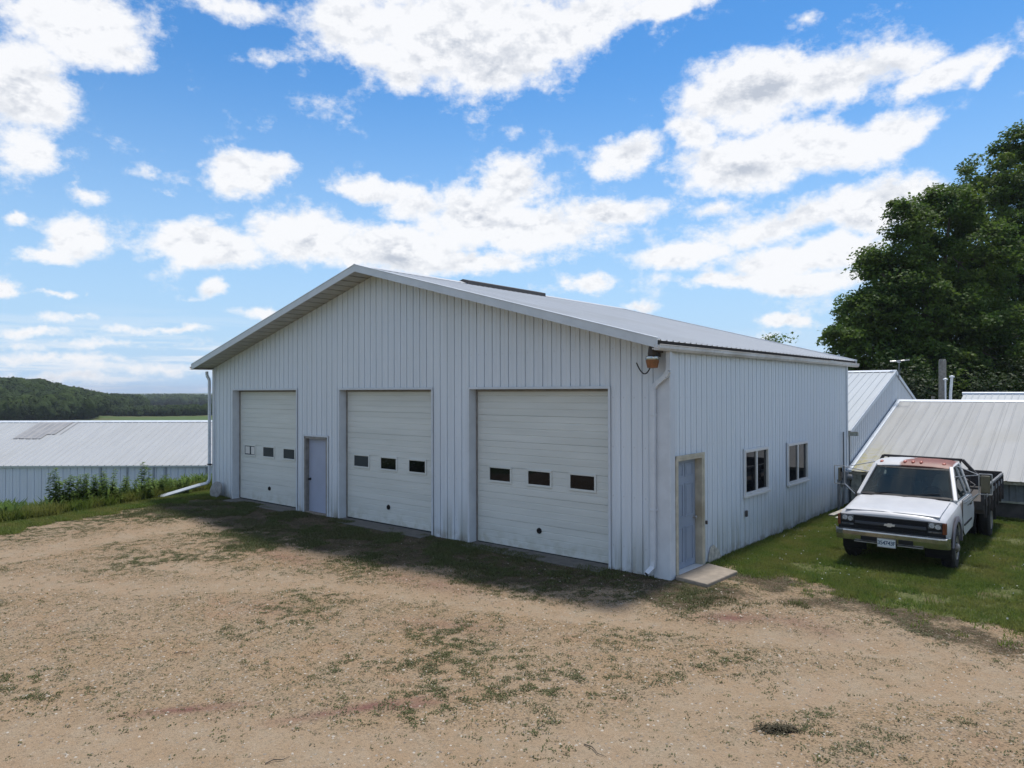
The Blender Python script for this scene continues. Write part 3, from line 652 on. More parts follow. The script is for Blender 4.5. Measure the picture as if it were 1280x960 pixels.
# ------------------------------------------------------------------ things by the garage
mb=MB(); mb.prism([(0,0),(.66,-.14),(.70,1.06),(.02,1.28)],'z',-.06,.075); o=mb.build('concrete_step',M['concrete'],bevel=.02,loc=(.06,.06,-.01)); tag(o,'square concrete step slab below the side door','doorstep')
for i,(a,b_) in enumerate(doors):
    mb=MB(); mb.box(a+.0,b_-.0,-.38,REC-.013,-.08,.0); o=mb.build('concrete_apron',M['apron'],bevel=.01,loc=(0,0,.012))
    tag(o,['dirty concrete door sill below the leftmost overhead door','dirty concrete door sill below the middle overhead door','dirty concrete door sill below the widest-looking overhead door nearest the corner'][i],'door sill','concrete sills of the overhead doors')
# barn light with its cable
L=empty('wall_lamp',(-.19,-.05,3.93),0,'rusty amber yard lamp with dangling black cable under the garage eave corner','lamp')
mb=MB(); mb.box(-.05,.05,-.03,.03,.02,.14); mb.tube([(0,0,.1),(0,-.10,.20),(0,-.24,.22)],.028); mb.lathe([(.0,.0),(.085,.0),(.095,.04),(.08,.16),(.055,.24),(.0,.25)],(0,-.26,.03),'z',14); mb.bar((.0,-.2,.14),(.16,-.10,.12),.06,.05)
mb.build('lamp_head',M['darkmetal'],L,smooth=True)
mb=MB(); mb.lathe([(.09,.05),(.135,.02),(.145,-.03),(.14,-.045),(.10,-.045)],(0,-.26,.0),'z',20); mb.build('reflector_ring',M['chrome'],L,smooth=True)
mb=MB(); mb.lathe([(.138,-.045),(.134,-.09),(.105,-.21),(.0,-.22)],(0,-.26,.0),'z',20); mb.build('lamp_lens',simple('rusty_amber_lens',(.23,.095,.035),.5,var=.2,scale=14),L,smooth=True)
mb=MB(); pts=[]
for k in range(13):
    s=k/12; pts.append((-.50+.46*s,-.04-.18*s*(1-.0*s),-.09-.20*4*s*(1-s)*(.95+.3*s)-.03*s)) 
mb.tube(pts,.013,6); mb.build('cable',M['black'],L,smooth=True)
L.scale=(.86,.86,.86)
# round disc leaning on wall
o=MB(); o.lathe([(.0,-.02),(.25,-.02),(.265,-.01),(.265,.02),(.25,.03),(.10,.03),(.09,.045),(.0,.045)],(0,0,0),'x',32)
o=o.build('leaning_disc',M['stone'],smooth=True,loc=(-15.66,-.22,.25)); o.rotation_euler=(0,R(-14),R(-80)); tag(o,'round grey disc leaning against the wall beside the leftmost overhead door','disc')
# standing post + boards + clump
o=MB(); o.tube([(0,0,-.05),(0,0,.84)],.035,10); o.lathe([(.0,.84),(.042,.84),(.042,.87),(.0,.88)],(0,0,0),'z',10); o=o.build('metal_post',M['meter'],loc=(.16,9.5,0)); tag(o,'short dark pipe post standing by the rear of the side wall','post')
bd=[((.30,8.3,.06),(.65,10.2,.22),'long flaking white board lying nearest the side wall'),((.55,8.0,.05),(.95,9.6,.26),'flaking white board propped beside the longer one at the truck')]
for a,b_,lb in bd:
    m=MB(); m.bar((0,0,0),Vector(b_)-Vector(a),.14,.03); o=m.build('wooden_board',M['board'],loc=a,bevel=.004); tag(o,lb,'board')
def clump(c,s,n,seed):
    r=np.random.default_rng(seed); P=r.normal(0,1,(n,3))*np.array(s)*.5; P[:,2]=np.abs(P[:,2]); return P
V=[];Fq=[]
r_=np.random.default_rng(5)
for i in range(260):
    c=r_.normal(0,1,3)*np.array((.11,.045,.010)); c[2]=abs(c[2])+.008; a=r_.random()*6.28; l=r_.uniform(.03,.085); w=r_.uniform(.003,.009); d=np.array((math.cos(a),math.sin(a),r_.normal()*.3)); p=np.array((-math.sin(a),math.cos(a),r_.normal()*.3)); b=len(V)
    V+=[c-d*l-p*w,c+d*l-p*w,c+d*l+p*w,c-d*l+p*w]; Fq.append((b,b+1,b+2,b+3))
o=npmesh('dead_plant_clump',np.array(V),np.array(Fq),simple('dead_brown_plant',(.055,.045,.022),.95)); o.location=(3.48,-4.42,float(gz(3.48,-4.42))); o.rotation_euler=(0,0,.7); o.scale=(.8,.75,.9); tag(o,'dark withered plant clump lying alone on the gravel','debris')
# twigs on the gravel
for i,(x,y,a,l) in enumerate([(1.45,-7.3,.4,.26),(.2,-7.9,1.2,.22),(2.3,-5.9,-.3,.3),(-3.1,-7.2,.7,.24)]):
    m=MB(); m.tube([(-l/2,0,.01),(-l/6,.02,.018),(l/5,-.01,.014),(l/2,.025,.01)],[.006,.005,.004,.002],5)
    o=m.build('twig',M['barkm'],loc=(x,y,float(gz(x,y)))); o.rotation_euler=(0,0,a); tag(o,'thin dry twig lying flat on the gravel yard','twig','twigs scattered on the gravel')

# ------------------------------------------------------------------ long low barn on the left
def camfr(lat,dep): return (CAM[0]+lat*CY-dep*SY, CAM[1]+lat*SY+dep*CY)
bx,by=camfr(-10.6,34.5); LB=empty('long_barn',(bx,by,-1.75),YAW,'long low white barn with a pale metal roof beyond the bank','barn')
BL=62; ez,rz_=.32+1.75,1.93+1.75; hw=4.5
sl=(rz_-ez)/hw; k_=math.hypot(1,sl)
for s in (-1,1):
    mb=MB(); ribsheet(mb,(-BL,0,rz_),(1,0,0),BL+.3,(0,s/k_,-sl/k_),(hw+.12)*k_,(0,s*sl/k_,1/k_),h=.022,pitch=.30,minor=False)
    mb.box(-BL,.28,min(s*(hw-.02),s*(hw+.10)),max(s*(hw-.02),s*(hw+.10)),ez-.11,ez-.035,1)
    mb.build('roof_slope',[M['roof_barn'],M['fascia']],LB)
mb=MB(); mb.prism([(-.16,rz_-.03),(0,rz_+.05),(.16,rz_-.03),(.15,rz_-.045),(0,rz_+.03),(-.15,rz_-.045)],'x',-BL,.3); mb.build('ridge_cap',M['trim'],LB)
# weathered replacement panels
def onroof(x,t,h=.028): return (x,-t/k_-sl/k_*h,rz_-t*sl/k_+h/k_)
pm=simple('weathered_grey_panel',(.27,.268,.27),.6,var=.1,scale=3)
for x0,w,t0,t1 in ((-12.0,.62,.12,2.1),(-11.375,.62,.12,2.12),(-10.75,.35,.12,1.6),):
    m=MB(); m.add([onroof(x0,t0),onroof(x0+w,t0),onroof(x0+w,t1),onroof(x0,t1)],[(0,1,2,3)])
    for q in (.02,.3,.58): m.add([onroof(x0+q,t0,.029),onroof(x0+q+.02,t0,.042),onroof(x0+q+.04,t0,.029),onroof(x0+q,t1,.029),onroof(x0+q+.02,t1,.042),onroof(x0+q+.04,t1,.029)],[(0,1,4,3),(1,2,5,4)])
    m.build('roof_patch',pm,LB)
mb=MB(); wallpanel(mb,(-BL,-hw,0),(1,0,0),BL,(0,-1,0),lambda s:ez-.03,-.3,[],pitch=.30); mb.build('front_wall',M['siding_barn'],LB)
mb=MB(); wallpanel(mb,(-BL,hw,0),(1,0,0),BL,(0,1,0),lambda s:ez-.03,-.3,[],pitch=.30); mb.build('rear_wall',M['siding_barn'],LB)
mb=MB(); 
for xx in (0,-BL):
    mb=MB(); mb.prism([(-hw,-.3),(hw,-.3),(hw,ez-.04),(0,rz_-.04),(-hw,ez-.04)],'x',xx-.02,xx); mb.build('gable_wall',M['siding_barn'],LB)
bg_=simple('batten_grey',(.33,.36,.40),.6)
for xx in (-6.6,-5.5,-4.4,-3.9,-2.2): m=MB(); m.box(xx,xx+.06,-hw-.05,-hw-.002,-.1,ez-.12); m.build('wall_batten',bg_,LB)

# ------------------------------------------------------------------ gabled shed behind
SH=empty('gabled_shed',(-4,17,0),0,'white metal shed with steep-looking gable behind the garage','shed')
yR,zR,yE,zE=17.0,4.02,11.25,2.16; ss=(zR-zE)/(yR-yE); kk=math.hypot(1,ss); xr=4.10; XL=12
for s in (-1,1):
    mb=MB(); ribsheet(mb,(-XL+4,0,zR),(1,0,0),XL+.05,(0,s/kk,-ss/kk),(5.75+.1)*kk,(0,s*ss/kk,1/kk),h=.02,minor=False); mb.build('roof_slope',M['roof_shed'],SH)
    mb=MB(); mb.prism([(0,zR+.025),(s*5.85,zR-5.85*ss+.025),(s*5.85,zR-5.85*ss-.10),(0,zR-.10)][::s],'x',4.03,4.05); mb.build('rake_trim',M['trim'],SH)
mb=MB(); mb.prism([(-.14,zR-.015),(0,zR+.045),(.14,zR-.015),(.13,zR-.025),(0,zR+.03),(-.13,zR-.025)],'x',-XL+4,4.06); mb.build('ridge_cap',M['trim'],SH)
mb=MB(); wallpanel(mb,(4.0,-5.75,0),(0,1,0),11.5,(1,0,0),lambda s:zR-.06-abs(s-5.75)*ss,-.1,[],breaks=(5.75,),dep=.035,w=.04); mb.build('gable_wall',M['siding_shed'],SH)
mb=MB(); mb.box(-XL+4,3.98,-5.74,-5.70,-.1,zE-.05); mb.build('front_wall',M['siding_shed'],SH); mb=MB(); mb.box(-XL+4,3.98,5.70,5.74,-.1,zE-.05); mb.build('rear_wall',M['siding_shed'],SH)
m=MB(); gutter(m,3.9,1,0,0,0) if False else None
m.box(3.0,4.27,-5.98,-5.86,zE-.16,zE-.05); m.box(3.02,4.25,-5.97,-5.87,zE-.05,zE-.04,1); m.build('gutter',[M['mossy'],M['dark']],SH,bevel=.01)
# tv antenna on the gable peak
AN=empty('tv_antenna',(.12,17.0,3.95),0,'flat rooftop aerial on a short mast at the shed gable peak','antenna')
m=MB(); m.tube([(0,0,-.25),(0,0,.12),(.02,0,.43)],.016,8); m.bar((0,0,-.02),(.09,0,.18),.012,.012); m.build('mast',M['meter'],AN)
m=MB(); m.tube([(-.28,0,.42),(-.1,.06,.43),(.04,.0,.44)],.024,10); m.tube([(.06,.0,.44),(.18,.05,.45),(.34,.0,.46)],.02,10); m.bar((-.2,-.16,.43),(-.2,.16,.43),.012,.012); m.bar((.3,-.16,.46),(.3,.16,.46),.012,.012); m.box(-.04,.06,-.05,.05,.37,.41); m.build('aerial',M['bracket'],AN,bevel=.004)

# ------------------------------------------------------------------ low barn right
LW=empty('low_barn',(6,17.1,0),0,'low barn with a wide dirty cream metal roof behind the truck','barn')
rZ,eZ,run=2.97,1.03,6.25; sB=(rZ-eZ)/run; kB=math.hypot(1,sB)
t=NT('dirty_cream_roof'); x,y,z=t.sep(); st=t.noise(1,5,.65,t.mapping((4,.3,.3))); pat=t.noise(.5,5)
cc=t.mix(t.rng(st,.3,.75),(.29,.29,.28),(.35,.35,.34)); seam=t.math('ABSOLUTE',t.math('SUBTRACT',t.math('FRACT',t.math('DIVIDE',t.math('ADD',x,20),.915)),.5))
cc=t.mix(t.rng(seam,.488,.496,0,.6),cc,(.12,.12,.12)); cc=t.mix(t.rng(pat,.5,.75,0,.3),cc,(.29,.275,.23))
row=t.math('ABSOLUTE',t.math('SUBTRACT',t.math('FRACT',t.math('DIVIDE',y,.61)),.5)); cc=t.mix(t.math('MULTIPLY',t.rng(row,.47,.49),t.rng(t.noise(12,2),.5,.6,0,.3)),cc,(.3,.28,.24))
moss=t.math('MULTIPLY',t.rng(x,-4.6,-5.9),t.math('MULTIPLY',t.rng(y,-3.6,-6.0),t.rng(t.noise(5,5,.7),.4,.6)))
cc=t.mix(moss,cc,(.30,.27,.10)); M['roof_low']=t.set(cc,.6,0,.3)
for s in (-1,1):
    mb=MB(); ribsheet(mb,(-5.93,0,rZ),(1,0,0),20,(0,s/kB,-sB/kB),(run+.1)*kB,(0,s*sB/kB,1/kB),h=.010,pitch=.305,minor=False)
    mb.build('roof_slope',M['roof_low'],LW)
mb=MB(); mb.prism([(-.15,rZ-.03),(0,rZ+.04),(.15,rZ-.03),(.14,rZ-.04),(0,rZ+.025),(-.14,rZ-.04)],'x',-5.95,14.1); mb.build('ridge_cap',M['trim'],LW)
mb=MB(); mb.prism([(0,rZ+.03),(-run-.1,eZ),(-run-.1,eZ-.06),(0,rZ-.03)],'x',-5.96,-5.84); mb.build('rake_trim',M['trim'],LW)
mb=MB(); mb.box(-5.93,14,-run+.02,-run+.05,eZ-.13,eZ-.045); mb.build('fascia_board',M['board'],LW)
mb=MB(); wallpanel(mb,(-5.9,-run+.22,0),(1,0,0),20,(0,-1,0),lambda s:eZ+.02,.42,[],pitch=.305); mb.build('upper_wall',simple('grey_blue_wall_metal',(.17,.19,.21),.6,var=.15),LW)
mb=MB(); mb.box(-5.88,14,-run+.26,-run+.36,-.2,.44); mb.build('lower_wall',simple('dark_stained_wall',(.075,.07,.065),.9,var=.3,scale=4),LW)
mb=MB(); mb.box(-5.86,14,-run+.19,-run+.258,.40,.45); mb.build('wall_rail',M['mossy'],LW)
m=MB(); m.box(-5.9,-5.62,-run+.08,-run+.2,-.1,eZ-.05); m.build('corner_post',M['mossy'],LW)
mb=MB(); mb.prism([(-run+.3,-.2),(run-.3,-.2),(run-.3,eZ),(0,rZ-.05),(-run+.3,eZ)],'x',13.9,13.95); mb.build('gable_wall',M['siding_shed'],LW)
# building beyond
FB=empty('far_barn',(6,24.2,0),0,'white metal roof edge showing just beyond the low cream roof','barn')
for s in (-1,1):
    mb=MB(); ribsheet(mb,(-4.9,0,3.16),(1,0,0),19,(0,s/kB,-sB/kB),(4.6)*kB,(0,s*sB/kB,1/kB),h=.018,minor=False); mb.build('roof_slope',M['roof_shed'],FB)
mb=MB(); mb.tube([(-4.95,0,3.17),(14.1,0,3.17)],.085,10); mb.build('ridge_cap',M['trim'],FB)
mb=MB(); mb.box(-4.8,13.9,-4.3,4.3,-.1,1.75); mb.prism([(-4.3,1.75),(4.3,1.75),(0,3.08)],'x',-4.75,-4.7); mb.build('walls',M['siding_shed'],FB)
PL=empty('wooden_pole',(.02,26,0),0,'weathered grey wooden pole standing behind the sheds','pole')
m=MB(); m.tube([(0,0,-.1),(0,0,2.5),(.01,0,4.66),(.01,0,4.74)],[.17,.16,.15,.12],14); m.build('shaft',M['pole'],PL,smooth=True)
m=MB(); m.tube([(.02,-.15,4.70),(-.10,-.16,4.55)],.012,6); m.build('staple',M['meter'],PL)
for i,(x,y,h,r,lb) in enumerate([(.93,21,3.75,.028,'thin white vent pipe with a flat cap, left of the stouter one'),(1.10,21,3.85,.05,'stouter leaning white vent pipe with a rounded cap above the cream roof')]):
    E_=empty('vent_pipe',(x,y,1.5),0,lb,'pipe','vent pipes above the low barn')
    m=MB(); m.tube([(0,0,-1.5),(0,0,h-2.2),(.05*i,0,h-1.5)],r,10); m.build('pipe',M['pvc'],E_,smooth=True)
    m=MB(); m.lathe([(.0,h-1.5+.07),(r*1.9 if i else .085,h-1.5+.03),(r*1.9 if i else .085,h-1.5-.02),(r,h-1.5-.02)],(.05*i,0,0),'z',12); m.build('cap',M['pvc'],E_,smooth=True)
o=MB(); o.tube([(0,0,-.1),(0,0,3.05)],.07,8); o=o.build('fence_stake',M['pole'],loc=(-.45,26.5,0)); tag(o,'short wooden stake left of the tall weathered pole','stake')

# ------------------------------------------------------------------ flatbed truck (front towards -Y)
M['reflector']=simple('lamp_reflector',(.42,.44,.46),.25,.0,var=.35,scale=30)  # light diffuse grey, bright lamp reflection put into the base colour
T=empty('flatbed_truck',(2.80,4.12,float(gz(2.8,4.1))),.012,'white flatbed work truck with rust red roof patch, parked on the lawn','truck')
def loft(secs,closed=True):
    """secs: list of (y, [(x,z) half profile from top centre down to bottom centre])"""
    m=MB(); rings=[]
    for y,h in secs:
        full=[(x,z) for x,z in h]+[(-x,z) for x,z in h[::-1] if x>1e-6]
        rings.append([(x,y,z) for x,z in full])
    n=len(rings[0]); vs=[v for r in rings for v in r]; fs=[]
    for i in range(len(rings)-1):
        for k in range(n): fs.append((i*n+k,i*n+(k+1)%n,(i+1)*n+(k+1)%n,(i+1)*n+k))
    fs+=[tuple(range(n-1,-1,-1)),tuple((len(rings)-1)*n+k for k in range(n))]
    m.add(vs,fs); return m
def prof(top,Wd,bot=.50,cr=.02,sh=.20):
    return [(0,top),(Wd*.45,top-cr*.3),(Wd*.74,top-cr),(Wd*.88,top-cr*2.2),(Wd*.955,top-cr*2.2-.05),(Wd*.985,top-sh),(Wd,top-sh-.14),(Wd*.995,.66),(Wd*.97,bot),(0,bot)]
def body_secs():
    return [(-.86,prof(1.005,.885,.62,.03,.17)),(-.83,prof(1.04,.905,.61,.03,.18)),(-.77,prof(1.066,.925,.60,.026,.19)),(-.62,prof(1.09,.938,.56,.020,.2)),(0,prof(1.15,.95,.50,.018,.21)),(.42,prof(1.20,.96,.48,.018,.22)),(.60,prof(1.215,.965,.46,.015,.22)),(2.28,prof(1.215,.965,.46,.015,.22)),(2.32,prof(1.20,.94,.48,.015,.22))]
lo_=loft(body_secs()); body=lo_.build('body',M['tpaint'],T)
cutm=bpy.data.meshes.new('c'); cb=bmesh.new(); bmesh.ops.create_cone(cb,cap_ends=True,segments=40,radius1=.475,radius2=.475,depth=2.6,matrix=Matrix.Translation((0,0,.40))@Matrix.Rotation(PI/2,4,'Y')); bmesh.ops.create_cone(cb,cap_ends=True,segments=4,radius1=.01,radius2=.01,depth=.01,matrix=Matrix.Translation((0,-50,0))); cb.to_mesh(cutm); cb.free()
cut=bpy.data.objects.new('c',cutm); col.objects.link(cut); cut.matrix_world=T.matrix_basis.copy()
bo2=body.modifiers.new('b','BOOLEAN'); bo2.object=cut; bo2.operation='DIFFERENCE'; bo2.solver='EXACT'
# engine bay / interior hollow so that the cab is open above the belt line
inner=MB(); inner.box(-.86,.86,.66,2.22,.80,1.5); io=inner.build('c2',M['black'],None); io.matrix_world=T.matrix_basis.copy()
b3=body.modifiers.new('b2','BOOLEAN'); b3.object=io; b3.operation='DIFFERENCE'; b3.solver='EXACT'
bv=body.modifiers.new('bev','BEVEL'); bv.width=.012; bv.segments=2; bv.limit_method='ANGLE'; bv.angle_limit=R(35)
bpy.context.view_layer.update(); dg=bpy.context.evaluated_depsgraph_get()
nm=bpy.data.meshes.new_from_object(body.evaluated_get(dg)); body.modifiers.clear(); body.data=nm
nm.polygons.foreach_set('use_smooth',[True]*len(nm.polygons)); 
try: nm.set_sharp_from_angle(angle=R(30))
except Exception: pass
for q in (cut,io): bpy.data.objects.remove(q)
# hood with seams and two shallow raised fields
m=MB(); 
def hz(y): return np.interp(y,[-.86,-.80,-.62,0,.42,.6],[1.0,1.055,1.09,1.15,1.20,1.215])
def hoodpatch(xa,xb,ya,yb,dz,n=6):
    ys=np.linspace(ya,yb,n); vs=[]; 
    for y in ys:
        for x in np.linspace(xa,xb,25): vs.append((x,y,hz(y)-.004-.014*(abs(x)/.7)**2+dz))
    fs=[(i*25+k,i*25+k+1,(i+1)*25+k+1,(i+1)*25+k) for i in range(n-1) for k in range(24)]; return vs,fs
vs,fs=hoodpatch(-.80,.80,-.79,.40,.016,10); vs=[(a,b,c+.012*float(sst(.62,.50,abs(a)))*float(sst(-.78,-.55,b))-.010*float(sst(.10,.02,abs(a)))) for a,b,c in vs]; m.add(vs,fs)
h=m.build('hood',M['tpaint'],T,smooth=True); sm=h.modifiers.new('s','SOLIDIFY'); sm.thickness=.014; sm.offset=-1; b_=h.modifiers.new('b','BEVEL'); b_.width=.006; b_.segments=2
m=MB(); m.box(-.78,.78,.405,.50,1.195,1.222); m.build('cowl_vent',M['black'],T)
m=MB(); m.bar((-.55,.47,1.24),(-.02,.56,1.30),.014,.012); m.bar((.05,.47,1.24),(.60,.56,1.30),.014,.012); m.build('wipers',M['black'],T)
# greenhouse
A0=[(.87,.50,1.20),(.70,1.22,1.75)]  # A pillar bottom/top (right)
C0=[(.88,2.24,1.20),(.70,2.16,1.76)]
for s in (-1,1):
    m=MB(); m.bar((A0[0][0]*s,A0[0][1],A0[0][2]-.02),(A0[1][0]*s,A0[1][1],A0[1][2]+.02),.075,.06); m.build('pillar',M['tpaint'],T,bevel=.012)
    m=MB(); m.bar((C0[0][0]*s,C0[0][1]-.02,C0[0][2]-.02),(C0[1][0]*s,C0[1][1]-.02,C0[1][2]+.02),.06,.17,up=(0,1,0)); m.build('pillar',M['tpaint'],T,bevel=.012); m=MB(); m.bar((.885*s,1.72,1.2),(.705*s,1.66,1.78),.04,.05); m.build('pillar',M['tpaint'],T,bevel=.012)
rs=[]
for y,zt,w,zb in ((1.20,1.775,.705,1.745),(1.27,1.825,.73,1.75),(1.42,1.862,.75,1.765),(1.75,1.885,.755,1.775),(2.05,1.875,.735,1.77),(2.17,1.845,.72,1.765),(2.21,1.80,.70,1.755)):
    rs.append((y,[(0,zt),(w*.5,zt-.006),(w*.8,zt-.022),(w*.94,zt-.045),(w,(zt+zb)/2-.012),(w*.985,zb),(0,zb)]))
m=loft(rs); m.build('roof',M['troof'],T,smooth=True)
m=MB(); m.box(-.69,.69,2.20,2.235,1.20,1.34); m.box(-.70,-.45,2.195,2.23,1.34,1.77); m.box(.45,.70,2.195,2.23,1.34,1.77); m.box(-.45,.45,2.195,2.23,1.68,1.77); m.build('cab_back',M['tpaint'],T,bevel=.005)
# windscreen (slightly curved) and its black border
def curved(xb,xt,y0,y1,z0,z1,bow,nn=9):
    vs=[];
    for k in range(nn):
        s=-1+2*k/(nn-1); vs.append((xb*s,y0-bow*(1-s*s),z0)); vs.append((xt*s,y1-bow*(1-s*s),z1))
    return vs,[(2*k,2*k+2,2*k+3,2*k+1) for k in range(nn-1)]
m=MB(); v,f=curved(.84,.68,.52,1.20,1.215,1.735,.085); m.add(v,f); w=m.build('windscreen',M['wglass'],T,smooth=True)
m=MB(); 
v,f=curved(.84,.826,.505,.56,1.207,1.245,.09); m.add(v,f); v,f=curved(.69,.685,1.17,1.205,1.715,1.742,.09); m.add(v,f)
for s in (-1,1): m.bar((.825*s,.535,1.22),(.668*s,1.19,1.73),.02,.02)
m.build('windscreen_seal',M['black'],T)
for s in (-1,1):
    m=MB(); m.add([(.885*s,.70,1.215),(.885*s,1.72,1.215),(.705*s,1.66,1.755),(.695*s,1.27,1.755)],[(0,1,2,3)]); m.build('side_window',M['wglass'],T)
    m=MB(); m.add([(.887*s,1.76,1.215),(.885*s,2.16,1.215),(.708*s,2.08,1.755),(.707*s,1.70,1.755)],[(0,1,2,3)]); m.build('side_window',M['wglass'],T)
m=MB(); m.box(-.45,.45,2.21,2.216,1.34,1.68); m.build('rear_window',M['wglass'],T)
# cab interior
m=MB(); m.box(-.80,-.08,1.35,1.80,.80,1.02); m.box(.08,.80,1.35,1.80,.80,1.02); m.box(-.78,-.08,1.75,1.90,.95,1.48);m.box(.08,.78,1.75,1.90,.95,1.48); m.build('seats',M['seat'],T,bevel=.05,seg=3)
m=MB(); m.box(-.84,.84,.62,.92,1.0,1.19); m.build('dashboard',M['seat'],T,bevel=.04)
m=MB(); m.lathe([(.17,0),(.19,.012),(.21,0),(.19,-.012),(.17,0)],(0,0,0),'z',24); m.bar((-.18,0,0),(.18,0,0),.03,.02); so=m.build('steering_wheel',M['black'],T,loc=(.38,1.06,1.20)); so.rotation_euler=(R(60),0,0)
m=MB(); m.add([(.30,1.18,1.28),(.66,1.20,1.30),(.60,1.5,1.66),(.40,1.42,1.60)],[(0,1,2,3)]); o=m.build('reflection_sheet',simple('pale_reflection',(.35,.38,.37),.8),T); s_=o.modifiers.new('s','SOLIDIFY'); s_.thickness=.01  # pale sheet added behind the glass to imitate a white reflection streak
# doors
for s in (-1,1):
    m=MB(); poly=[(.66,1.20),(1.72,1.20),(1.75,.9),(1.72,.52),(.86,.50),(.70,.60),(.64,.85)]
    k=MB(); c_=Vector((1.2,.86)); k.prism([tuple((Vector(p)-c_)*1.018+c_) for p in poly],'x',*((.960,.972) if s>0 else (-.972,-.960))); k.build('door_gap',M['black'],T)
    a,b_=(.962,.979) if s>0 else (-.979,-.962); m.prism(poly,'x',a,b_); d=m.build('door',M['tpaint'],T,bevel=.008)
    m=MB(); m.box(min(s*.978,s*.994),max(s*.978,s*.994),.72,1.70,.70,.735); m.build('side_moulding',M['grille'],d)
    m=MB(); m.box(min(s*.978,s*1.005),max(s*.978,s*1.005),1.50,1.64,1.02,1.06); m.build('handle',M['black'],d,bevel=.006)
# fender flares
for s in (-1,1):
    m=MB(); vs=[]; n=22
    for k in range(n+1):
        a=R(8)+R(166)*k/n
        for r,x in ((.475,.93),(.478,.982),(.545,.980),(.585,.964)): vs.append((x*s,-math.cos(a)*r,.40+math.sin(a)*r))
    m.add(vs,[(4*i+k,4*i+k+1,4*i+5+k,4*i+4+k) for i in range(n) for k in range(3)]); m.build('fender_flare',M['primer'],T,smooth=True)
    m=MB(); vs=[]
    for k in range(n+1):
        a=R(-20)+R(220)*k/n
        for x in (.50,.93): vs.append((x*s,-math.cos(a)*.47,.40+math.sin(a)*.47))
    m.add(vs,[(2*i,2*i+1,2*i+3,2*i+2) for i in range(n)]); m.build('wheel_well',M['black'],T)
# nose: dark surround, grille bars, emblem, lamps
m=MB(); m.prism([(-.885,.965),(.885,.965),(.905,.70),(-.905,.70)],'y',-.878,-.855); m.build('grille_surround',M['grille'],T,bevel=.006)
gr_=MB()
gr_.box(-.60,.60,-.893,-.872,.935,.955); gr_.box(-.60,.60,-.893,-.872,.705,.722)
for z in (.755,.785,.905,.885+.035): gr_.box(-.60,.60,-.888,-.874,z,z+.008)
for x in (-.6,-.4,-.2,0,.2,.4,.592): gr_.box(x,x+.008,-.889,-.874,.722,.935)
g=gr_.build('grille',M['grille'],T)
m=MB(); m.box(-.60,.60,-.906,-.876,.808,.862); m.build('grille_bar',simple('grille_blue_grey',(.04,.047,.06),.4,var=.1),T,bevel=.008)
m=MB(); m.box(-.585,.585,-.8745,-.872,.722,.935); m.build('grille_mesh',M['black'],T)
bt=[(-.095,-.018),(-.082,.020),(-.035,.020),(-.028,.034),(.045,.034),(.038,.020),(.095,.020),(.082,-.018),(.035,-.018),(.028,-.034),(-.045,-.034),(-.038,-.018)]
m=MB(); m.prism([(x-.0,z+.835) for x,z in bt],'y',-.918,-.905); m.build('emblem',simple('emblem_silver',(.62,.62,.60),.3,.4),T)
for s in (-1,1):
    m=MB(); x0,x1=sorted((s*.625,s*.84)); m.box(x0,x1,-.894,-.872,.845,.952); h=m.build('headlight',M['lens'],T,bevel=.012)
    m=MB(); xm=(x0+x1)/2; m.lathe([(.0,.0),(.035,-.004),(.045,-.012)],(xm-.045,-.888,.905),'y',14); m.lathe([(.0,0),(.035,-.004),(.045,-.012)],(xm+.05,-.888,.888),'y',14); m.build('reflector',M['reflector'],h)
    m=MB(); m.box(x0,x1,-.89,-.872,.765,.800); m.build('park_lamp',M['lens'],T,bevel=.006)
    a0,a1=sorted((s*.85,s*.915)); m=MB(); m.prism([(a0,-.889),(a1,-.875),(a1,-.80),(a0,-.80)] ,'z',.755,.958) ; m.build('turn_signal',M['amber'],T,bevel=.01)
# bumper and plate
m=MB(); pr=[(-.958,.70),(-.978,.694),(-.985,.67),(-.982,.60),(-.945,.50),(-.93,.49),(-.93,.70)]
secs=[]
for x,dy in ((-.965,.16),(-.93,.05),(-.80,.008),(-.40,0),(.40,0),(.80,.008),(.93,.05),(.965,.16)):
    secs.append([(x,y+dy,z) for y,z in pr])
n=len(pr); vs=[v for q in secs for v in q]; fs=[(i*n+k,i*n+(k+1)%n,(i+1)*n+(k+1)%n,(i+1)*n+k) for i in range(len(secs)-1) for k in range(n)]+[tuple(range(n)),tuple((len(secs)-1)*n+k for k in range(n))]
m.add(vs,fs); m.build('front_bumper',M['chrome'],T,bevel=.008)
m=MB(); m.box(-.48,-.20,-.992,-.94,.52,.60); m.box(.16,.40,-.992,-.94,.52,.60); m.build('bumper_openings',M['black'],T,bevel=.006)
m=MB(); m.box(-.60,-.18,-.975,-.95,.475,.487); m.box(.14,.56,-.975,-.95,.475,.487); m.build('bumper_edge',M['bracket'],T)
PX=-.035
m=MB(); m.box(PX-.155,PX+.155,-1.003,-.996,.435,.592); pl=m.build('licence_plate',M['plate'],T,bevel=.003); pl.rotation_euler=(0,0,0)
m=MB(); 
for q in ((PX-.157,PX+.157,.583,.596),(PX-.157,PX+.157,.431,.441),(PX-.157,PX-.149,.441,.583),(PX+.149,PX+.157,.441,.583)): m.box(q[0],q[1],-1.006,-1.0035,q[2],q[3])
m.build('plate_frame',M['bracket'],pl)
fc=bpy.data.curves.new('t','FONT'); fc.body='354743F'; fc.size=.100; fc.align_x='CENTER'; fc.align_y='CENTER'; fc.extrude=.001; fc.offset=.0016; fc.space_character=.86
fo=bpy.data.objects.new('t',fc); col.objects.link(fo); fo.matrix_world=Matrix.Identity(4); bpy.context.view_layer.update(); dg=bpy.context.evaluated_depsgraph_get()
tm=bpy.data.meshes.new_from_object(fo.evaluated_get(dg)); bpy.data.objects.remove(fo); tm.materials.clear(); tm.materials.append(M['platetext'])
